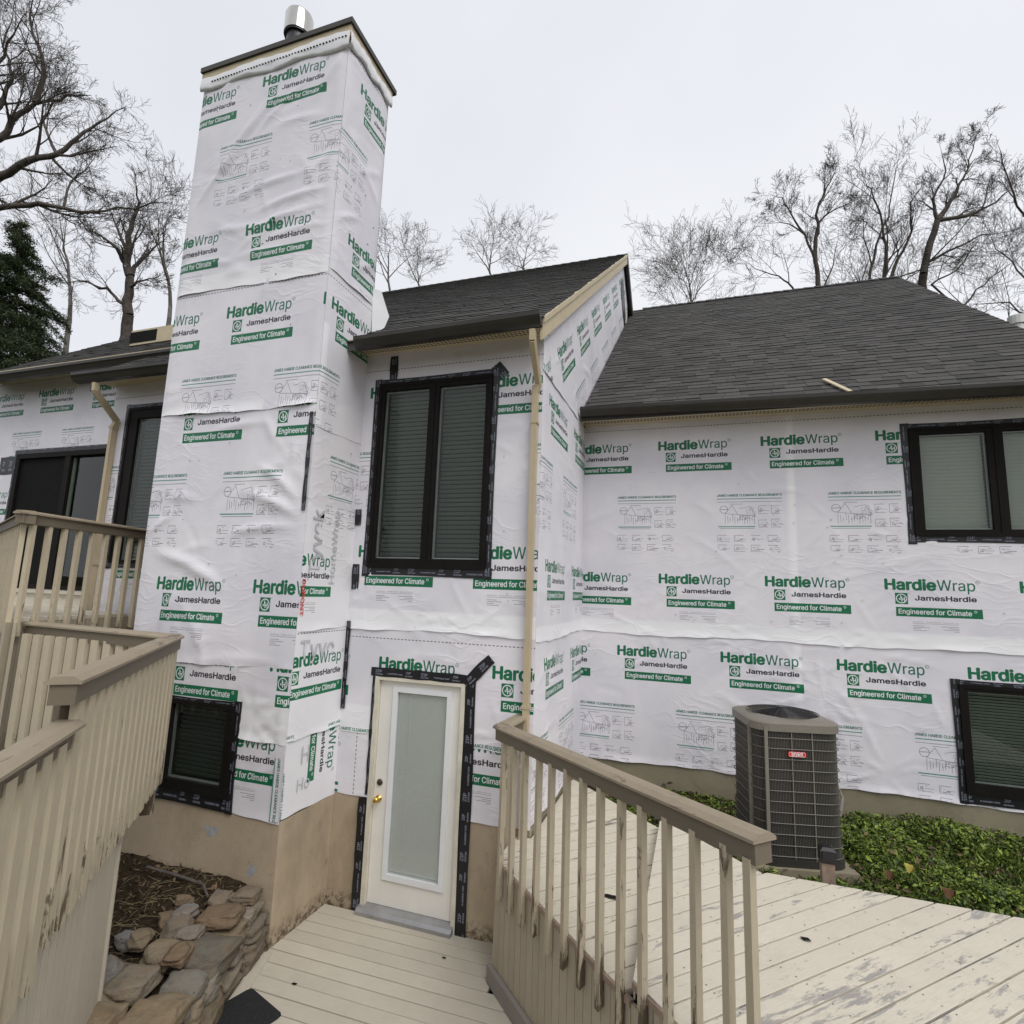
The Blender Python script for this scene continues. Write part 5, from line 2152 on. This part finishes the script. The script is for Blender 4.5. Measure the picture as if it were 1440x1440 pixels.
# lid with a round opening
out_, n = rsq(-.012, AW, .16, 9), 36
m = MB()
ring_wall(m, out_, AH - .075, AH - .012)
c0 = np.array((AW / 2, AW / 2))
inner = [(c0[0] + .305 * math.cos(math.atan2(p[1] - c0[1], p[0] - c0[0])), c0[1] + .305 * math.sin(math.atan2(p[1] - c0[1], p[0] - c0[0]))) for p in out_]
o2 = rsq(.006, AW, .15, 9)
for i in range(len(out_)):
    j = (i + 1) % len(out_)
    m.face([L3(*out_[i], AH - .012), L3(*out_[j], AH - .012), L3(*o2[j], AH), L3(*o2[i], AH)])
    m.face([L3(*o2[i], AH), L3(*o2[j], AH), L3(*inner[j], AH + .028), L3(*inner[i], AH + .028)])
    m.face([L3(*inner[i], AH + .028), L3(*inner[j], AH + .028), L3(*inner[j], AH - .10), L3(*inner[i], AH - .10)])
m.build('lid', M['ac_top'], ac, smooth=False, weld=True)
m = MB()
m.face([L3(c0[0] + .3 * math.cos(t), c0[1] + .3 * math.sin(t), AH - .09) for t in np.linspace(0, 2 * math.pi, 30)[:-1]])
m.build('fan_well', M['dark'], ac)
for k in range(13):
    m = MB()
    rr_ = .305 - k * .022
    zz = AH + .028 + .035 * math.cos(rr_ / .305 * math.pi / 2)
    m.tube([L3(c0[0] + rr_ * math.cos(t), c0[1] + rr_ * math.sin(t), zz) for t in np.linspace(0, 2 * math.pi, 33)[:-1]], .0035, 4, closed=True)
    m.build('guard_ring', M['black'], ac)
m = MB()
for k in range(8):
    t = k * math.pi / 4 + .2
    m.tube([L3(c0[0] + q * math.cos(t), c0[1] + q * math.sin(t), AH + .028 + .035 * math.cos(q / .305 * math.pi / 2)) for q in (.03, .12, .2, .26, .305)], .004, 4)
m.tube([L3(*c0, AH + .055), L3(*c0, AH + .072)], .055, 16)
m.build('guard_spokes', M['black'], ac)
for k in range(3):
    t = k * 2.094
    m = MB()
    m.face([L3(c0[0] + q * math.cos(t + d_), c0[1] + q * math.sin(t + d_), AH - .05 + h_) for q, d_, h_ in ((.05, -.3, .0), (.27, -.28, .03), (.28, .45, -.03), (.05, .3, -.01))])
    m.build('fan_blade', M['ac_dark'], ac)
# badge
m = MB()
bw, bh = .062, .021
prof = [(bw * s_x + .012 * math.cos(t) * 1, bh * s_y * .4 + .012 * math.sin(t)) for s_x, s_y, a0 in ((1, -1, -90), (1, 1, 0), (-1, 1, 90), (-1, -1, 180)) for t in [math.radians(a0 + q) for q in (0, 30, 60, 90)]]
bc_ = (.335, -.016, AH - .255)
F0 = [L3(bc_[0] + a, bc_[1] + .012, bc_[2] + b) for a, b in prof]
F1 = [L3(bc_[0] + a, bc_[1], bc_[2] + b) for a, b in prof]
m.face(F1)
for i in range(len(prof)):
    j = (i + 1) % len(prof)
    m.face([F0[i], F0[j], F1[j], F1[i]])
badge = m.build('badge', M['red'], ac)
flat_text('bryant', L3(bc_[0], bc_[1] - .0015, bc_[2]), ex, Z3, -ey, -.047, -.010, .028, .094, M['white'], badge, 'badge_lettering', .015)
m = MB()
m.tube([L3(bc_[0] + a * .9, bc_[1] - .001, bc_[2] + b * .84) for a, b in prof], .0014, 4, closed=True)
m.build('badge_border', M['white'], badge)
m = MB()
m.obox(L3(AW / 2, AW / 2, -.12), ex, ey, Z3, AW / 2 + .05, AW / 2 + .05, .10)
m.build('pad', M['cement'], ac)
m = MB()
m.tube([(4.16, 1.22, 1.02), (4.30, 1.40, 1.00), (4.40, 1.75, 1.06), (4.42, 2.14, 1.10)], .014, 7)
m.build('conduit', M['ac_top'], ac, smooth=True)

# path light at the deck edge
pl_ = thing('path_light', 'short weathered post with a black cap light at the deck edge', 'path light', (3.925, .03, .7))
m = MB()
m.box((3.882, -.013, .66), (3.968, .073, 1.12))
m.build('post', M['post'], pl_)
m = MB()
m.prism([(3.872, -.03), (3.978, -.03), (3.978, .085), (3.872, .085)], 1.10, 1.205, (1, 0), .022)
m.prism([(3.885, -.045), (3.965, -.045), (3.965, -.028), (3.885, -.028)], 1.125, 1.185, (1, 0), .0)
m.build('lamp_head', M['black'], pl_)

# loose strip of trim left on the right roof
m = MB()
m.beam((4.49, 2.12, 5.63), (4.66, 1.72, 5.315), .045, .014, up=(0, -.6, .8))
o = m.build('wood_strip', M['beige'])
o['label'] = 'short beige wood strip lying on the right roof edge'
o['category'] = 'wood strip'

# ------------------------------------------------------------------ trees
class Twigs:
    def __init__(s):
        s.a, s.b, s.ra, s.rb = [], [], [], []

    def seg(s, a, b, ra, rb):
        s.a.append(a)
        s.b.append(b)
        s.ra.append(ra)
        s.rb.append(rb)

    def mesh(s, name, off, thick, n):
        A, B, ra, rb = np.array(s.a), np.array(s.b), np.array(s.ra), np.array(s.rb)
        k = (ra >= .022) if thick else (ra < .022)
        A, B, ra, rb = A[k], B[k], ra[k], rb[k]
        d = B - A
        d /= np.linalg.norm(d, axis=1, keepdims=True) + 1e-9
        h = np.where(np.abs(d[:, 2:3]) > .9, np.array([[1.0, 0, 0]]), np.array([[0, 0, 1.0]]))
        u = np.cross(d, h)
        u /= np.linalg.norm(u, axis=1, keepdims=True)
        v = np.cross(d, u)
        V = []
        for P, r_ in ((A, ra), (B, rb)):
            for q in range(n):
                t = 2 * math.pi * q / n
                V.append(P + (u * math.cos(t) + v * math.sin(t)) * r_[:, None])
        V = np.stack(V, 1).reshape(-1, 3) - np.array(off)
        N = len(A)
        base = (np.arange(N) * 2 * n)[:, None]
        F = np.concatenate([base + np.array([q, (q + 1) % n, n + (q + 1) % n, n + q]) for q in range(n)], 0)
        me = bpy.data.meshes.new(name)
        me.vertices.add(len(V))
        me.vertices.foreach_set('co', V.astype(np.float32).ravel())
        me.loops.add(F.size)
        me.loops.foreach_set('vertex_index', F.ravel().astype(np.int32))
        me.polygons.add(len(F))
        me.polygons.foreach_set('loop_start', (np.arange(len(F)) * 4).astype(np.int32))
        me.update(calc_edges=True)
        return me


def unit(v):
    return v / (np.linalg.norm(v) + 1e-12)


def grow(tw, p, d, L, r, lvl, rg, up=.12, spread=.75, kids=(5, 6, 5, 4), minr=.0035):
    n = (5, 4, 4, 3, 2, 2)[lvl]
    pts = [p]
    dd = unit(d)
    for i in range(n):
        dd = unit(dd + rg.normal(0, .10 + .03 * lvl, 3) + np.array((0, 0, up)))
        pts.append(pts[-1] + dd * L / n)
    rs = [max(r * (1 - .8 * i / n), minr) for i in range(n + 1)]
    for i in range(n):
        tw.seg(pts[i], pts[i + 1], rs[i], rs[i + 1])
    if lvl >= len(kids):
        return
    branch_off(tw, pts, rs, L, lvl, rg, up, spread, kids, minr)


def branch_off(tw, pts, rs, L, lvl, rg, up, spread, kids, minr, start=.15):
    n = len(pts) - 1
    nk = kids[lvl]
    for k in range(nk):
        t = start + (1 - start) * (k + rg.uniform(.1, .95)) / nk
        t = min(t, .999)
        i = min(int(t * n), n - 1)
        f = t * n - i
        q = pts[i] * (1 - f) + pts[i + 1] * f
        ax = unit(pts[i + 1] - pts[i])
        sidev = unit(np.cross(ax, rg.normal(size=3)))
        nd = unit(ax + sidev * spread * rg.uniform(.5, 1.25))
        grow(tw, q, nd, L * rg.uniform(.40, .80) * (1.15 - .5 * t), max(rs[i] * rg.uniform(.40, .62), minr), lvl + 1, rg, up, spread, kids, minr)


def bare_tree(label, limbs, seed, mat, group, base, kids=(6, 6, 5), up=.10, spread=.8, minr=.004, start=.2):
    """limbs: lists of world points with a start radius"""
    rg = np.random.default_rng(seed)
    t = thing('bare_tree', label, 'tree', tuple(base), group)
    tw = Twigs()
    for pts, r0, lscale in limbs:
        pts = [np.array(p, float) for p in pts]
        # subdivide with a little wander
        fine = [pts[0]]
        for a, b in zip(pts, pts[1:]):
            L = np.linalg.norm(b - a)
            for q in (.33, .66):
                fine.append(a + (b - a) * q + rg.normal(0, L * .03, 3))
            fine.append(b)
        n = len(fine) - 1
        e_ = .45 if lscale == 0 else .93
        rs = [max(r0 * (1 - e_ * (i / n) ** .9), minr) for i in range(n + 1)]
        for i in range(n):
            tw.seg(fine[i], fine[i + 1], rs[i], rs[i + 1])
        tot = sum(np.linalg.norm(b - a) for a, b in zip(fine, fine[1:]))
        if lscale > 0:
            branch_off(tw, fine, rs, tot * lscale, 0, rg, up, spread, kids, minr, start)
    link('trunk', tw.mesh('trunk', base, True, 7), mat, t, smooth=True)
    link('crown', tw.mesh('crown', base, False, 3), mat, t)
    return t


TG = 'bare trees standing behind the house'
# big oak whose limbs reach in from the left
D = 13
B0 = at(-170, 700, D)
B0[2] = -.3
tr = at(-150, 330, D)
limb = lambda D_, *pp: [at(x, y, D_ + dz) for x, y, dz in pp]
bare_tree('large bare tree at far left with heavy crooked limbs', [
    ([B0, at(-165, 480, D), tr, at(-150, 150, D), at(-120, -60, D)], .26, 0),
    (limb(D, (-150, 300, 0), (-60, 290, 0), (0, 248, -.3), (40, 226, -.4), (80, 217, -.3), (110, 193, -.2), (140, 172, 0), (178, 150, .3)), .125, .38),
    (limb(D, (-150, 240, 0), (-50, 225, .3), (0, 195, .4), (30, 158, .5), (50, 145, .5), (85, 142, .4), (128, 134, .2)), .115, .40),
    (limb(D, (-150, 330, 0), (-60, 305, -.4), (0, 292, -.6), (55, 286, -.7), (115, 299, -.6), (165, 291, -.3), (242, 284, 0)), .10, .34),
    (limb(D, (-150, 220, 0), (-40, 190, .5), (0, 150, .6), (17, 112, .7), (4, 66, .8), (20, 0, 1)), .095, .40),
    (limb(D, (50, 145, .5), (62, 105, .6), (52, 60, .7), (42, 20, .8), (60, -30, 1)), .07, .55),
    (limb(D, (-40, 190, .4), (-10, 110, .2), (10, 60, 0), (45, 10, -.3)), .07, .55),
    (limb(D, (70, 218, -.3), (95, 245, -.2), (120, 262, 0), (160, 270, .2)), .035, .5),
    (limb(D, (80, 217, -.3), (62, 175, 0), (70, 150, .3), (95, 110, .5)), .04, .55),
    (limb(D, (90, 290, -.6), (100, 255, -.4), (125, 232, -.2), (142, 205, 0)), .03, .5),
], 3, M['bark'], TG, B0, kids=(8, 6, 5, 3), up=.05, spread=.9, minr=.0030)
# slimmer tree by the left roof
D = 17
B1 = at(178, 700, D)
B1[2] = -.3
bare_tree('upright bare tree with a forked trunk just left of the chimney', [
    ([B1, at(178, 475, D), at(178, 425, D), at(183, 388, D)], .20, 0),
    (limb(D, (183, 388, 0), (178, 372, 0), (181, 345, .1), (186, 312, .2), (196, 285, .1), (190, 255, 0)), .14, .62),
    (limb(D, (183, 388, 0), (195, 370, .2), (215, 350, .4), (238, 330, .6)), .08, .7),
    (limb(D, (178, 372, 0), (165, 350, -.3), (140, 330, -.5), (120, 322, -.6)), .08, .7),
    (limb(D, (178, 405, 0), (200, 395, -.3), (228, 385, -.5)), .05, .7),
    (limb(D, (178, 430, 0), (150, 405, .4), (110, 395, .6), (70, 400, .8)), .06, .6),
], 8, M['bark'], TG, B1, kids=(6, 6, 5, 3), up=.06, spread=.9, minr=.0040, start=.05)
D = 26
for i, (px, py, hh, lab) in enumerate(((95, 470, 150, 'thin twiggy bare tree behind the evergreen at left'), (235, 470, 150, 'thin twiggy bare tree close beside the chimney'))):
    Bq = at(px, 700, D)
    Bq[2] = -.3
    bare_tree(lab, [([Bq, at(px, py, D), at(px + 4, py - hh * .4, D), at(px - 6, py - hh * .8, D), at(px, py - hh * 1.1, D)], .15, .30)],
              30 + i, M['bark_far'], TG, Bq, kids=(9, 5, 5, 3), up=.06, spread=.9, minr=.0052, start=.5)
# pale trees over the middle roof
D = 34
for i, (px, py, top, lab, ls) in enumerate(((548, 420, 345, 'pale bare tree rising right beside the chimney', .27), (590, 410, 385, 'low pale bare tree over the bay roof near the chimney', .24), (690, 400, 352, 'pale bare tree with open crown over the middle of the bay roof', .20), (738, 395, 355, 'pale bare tree over the right part of the bay roof', .20))):
    Bq = at(px, 760, D)
    Bq[2] = -.3
    bare_tree(lab, [([Bq, at(px, py + 60, D), at(px + 3, py, D), at(px - 2, (py + top) / 2, D), at(px + 2, top, D)], .17, ls)],
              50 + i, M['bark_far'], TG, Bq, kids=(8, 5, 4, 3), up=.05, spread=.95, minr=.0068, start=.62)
# trees over the right roof
D = 30
def right_tree(lab, limbs, seed, mat=None, **kw):
    px = limbs[0][0][0]
    Bq = at(px, 800, D)
    Bq[2] = -.3
    L = []
    for pts, r0, ls in [(l[0:-2], l[-2], l[-1]) for l in limbs]:
        L.append(([at(x, y, D + (z[0] if z else 0)) for x, y, *z in pts], r0, ls))
    L[0][0].insert(0, Bq)
    for q, l in zip(L[1:], limbs[1:]):
        if l[0][1] >= 398 or l[0][1] == 370:
            q[0].insert(0, at(px, 520, D))
    bare_tree(lab, L, seed, mat or M['bark'], TG, Bq, **kw)
KW = dict(kids=(7, 6, 5, 3), up=.06, spread=.85, minr=.0060, start=.08)
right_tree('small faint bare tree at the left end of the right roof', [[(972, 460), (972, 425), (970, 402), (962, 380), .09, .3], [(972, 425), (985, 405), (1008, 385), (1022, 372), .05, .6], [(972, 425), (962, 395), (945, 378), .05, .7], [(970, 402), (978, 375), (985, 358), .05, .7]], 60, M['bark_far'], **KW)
right_tree('round-crowned bare tree behind the right roof ridge', [[(1150, 470), (1150, 400), (1146, 365), (1150, 320), .17, 0],
           [(1150, 330), (1152, 285), (1168, 255), (1178, 232), .09, .55], [(1146, 365), (1132, 330), (1110, 315), (1068, 314), .08, .55], [(1132, 330), (1112, 300), (1100, 278), (1080, 272), .06, .6],
           [(1150, 315), (1165, 300), (1190, 288), (1205, 280), .06, .6], [(1160, 400), (1172, 372), (1176, 345), (1180, 320), .06, .55], [(1115, 405), (1095, 388), (1062, 378), (1040, 362), .07, .5]], 61, **KW)
right_tree('tall bare tree with many upright stems at the roof peak', [[(1240, 460), (1242, 400), (1248, 340), (1244, 300), .14, .28],
           [(1242, 400), (1246, 345), (1238, 300), (1225, 265), (1205, 248), .12, .40], [(1246, 400), (1262, 365), (1282, 325), (1280, 285), (1300, 255), .13, .40], [(1222, 400), (1232, 345), (1250, 305), (1258, 250), (1264, 222), .10, .36],
           [(1210, 400), (1225, 360), (1240, 330), .05, .5]], 62, **KW)
right_tree('thick leaning bare tree right of the roof peak', [[(1292, 460), (1296, 400), (1303, 360), (1318, 310), .28, 0],
           [(1318, 310), (1335, 285), (1355, 250), (1372, 222), .16, .42], [(1355, 250), (1362, 235), (1370, 200), (1384, 170), .06, .55], [(1318, 310), (1312, 280), (1330, 240), (1322, 205), .10, .42],
           [(1318, 310), (1370, 300), (1400, 285), (1440, 250), .12, .42], [(1303, 370), (1345, 348), (1380, 330), (1440, 318), .11, .42], [(1270, 398), (1300, 375), (1320, 365), .05, .4]], 63, **KW)
right_tree('bare tree with long limbs at the far right edge', [[(1480, 500), (1475, 430), (1462, 330), (1450, 230), .2, 0],
           [(1475, 430), (1430, 380), (1400, 350), (1380, 300), .08, .5], [(1480, 460), (1420, 425), (1370, 428), (1340, 440), .07, .45], [(1462, 330), (1430, 290), (1410, 230), (1400, 190), .08, .5], [(1355, 430), (1385, 400), (1415, 375), (1450, 350), .07, .5], [(1310, 400), (1345, 380), (1375, 340), (1385, 300), .07, .5]], 64, **KW)

# evergreen at left: drooping sprays of needles
D = 15.5
Bq = at(28, 720, D)
Bq[2] = -.3
ev = thing('evergreen_tree', 'dark evergreen tree with drooping sprays at the left above the roof', 'tree', tuple(Bq))
rg = np.random.default_rng(9)
tip = at(30, 312, D)
H = tip[2] - Bq[2]
tw = Twigs()
tw.seg(Bq, Bq + (tip - Bq) * .5, .17, .11)
tw.seg(Bq + (tip - Bq) * .5, tip, .11, .01)
NP, ND = [], []
for i in range(230):
    t = 1 - rg.uniform(0, .62) ** .95
    p = Bq + (tip - Bq) * t
    R_ = (1 - t) * 6.6 * rg.uniform(.4, 1.15) + .2
    a_ = rg.uniform(0, 2 * math.pi)
    d = np.array((math.cos(a_), math.sin(a_), rg.uniform(-.25, .5)))
    q = p
    n = 7
    for k in range(n):
        d = unit(d + np.array((0, 0, -.10)) + rg.normal(0, .08, 3))
        q2 = q + d * R_ / n
        tw.seg(q, q2, max(.022 * (1 - k / n), .005), max(.022 * (1 - (k + 1) / n), .004))
        if k > 0:
            for _ in range(7):
                sd_ = unit(np.cross(d, Z3)) * rg.choice([-1, 1])
                tt = unit(d * .6 + sd_ * rg.uniform(.5, 1.1) + np.array((0, 0, rg.uniform(-.75, .10))))
                Ls = rg.uniform(.25, .6) * (1 - .5 * k / n) * min(1, R_ / 1.5)
                st = q + (q2 - q) * rg.uniform()
                tw.seg(st, st + tt * Ls, .005, .003)
                m_ = int(Ls * 75)
                for u_ in rg.uniform(.05, 1.0, m_):
                    NP.append(st + tt * Ls * u_ + rg.normal(0, .05, 3))
                    ND.append(tt)
        q = q2
NP = np.array(NP)
link('trunk', tw.mesh('trunk', Bq, True, 7), M['bark'], ev, smooth=True)
link('branches', tw.mesh('branches', Bq, False, 3), M['bark'], ev)
o = leaf_field('foliage', NP - Bq, .085, 14, M['needle'], .6, .28, ev)
print('needles', len(NP))
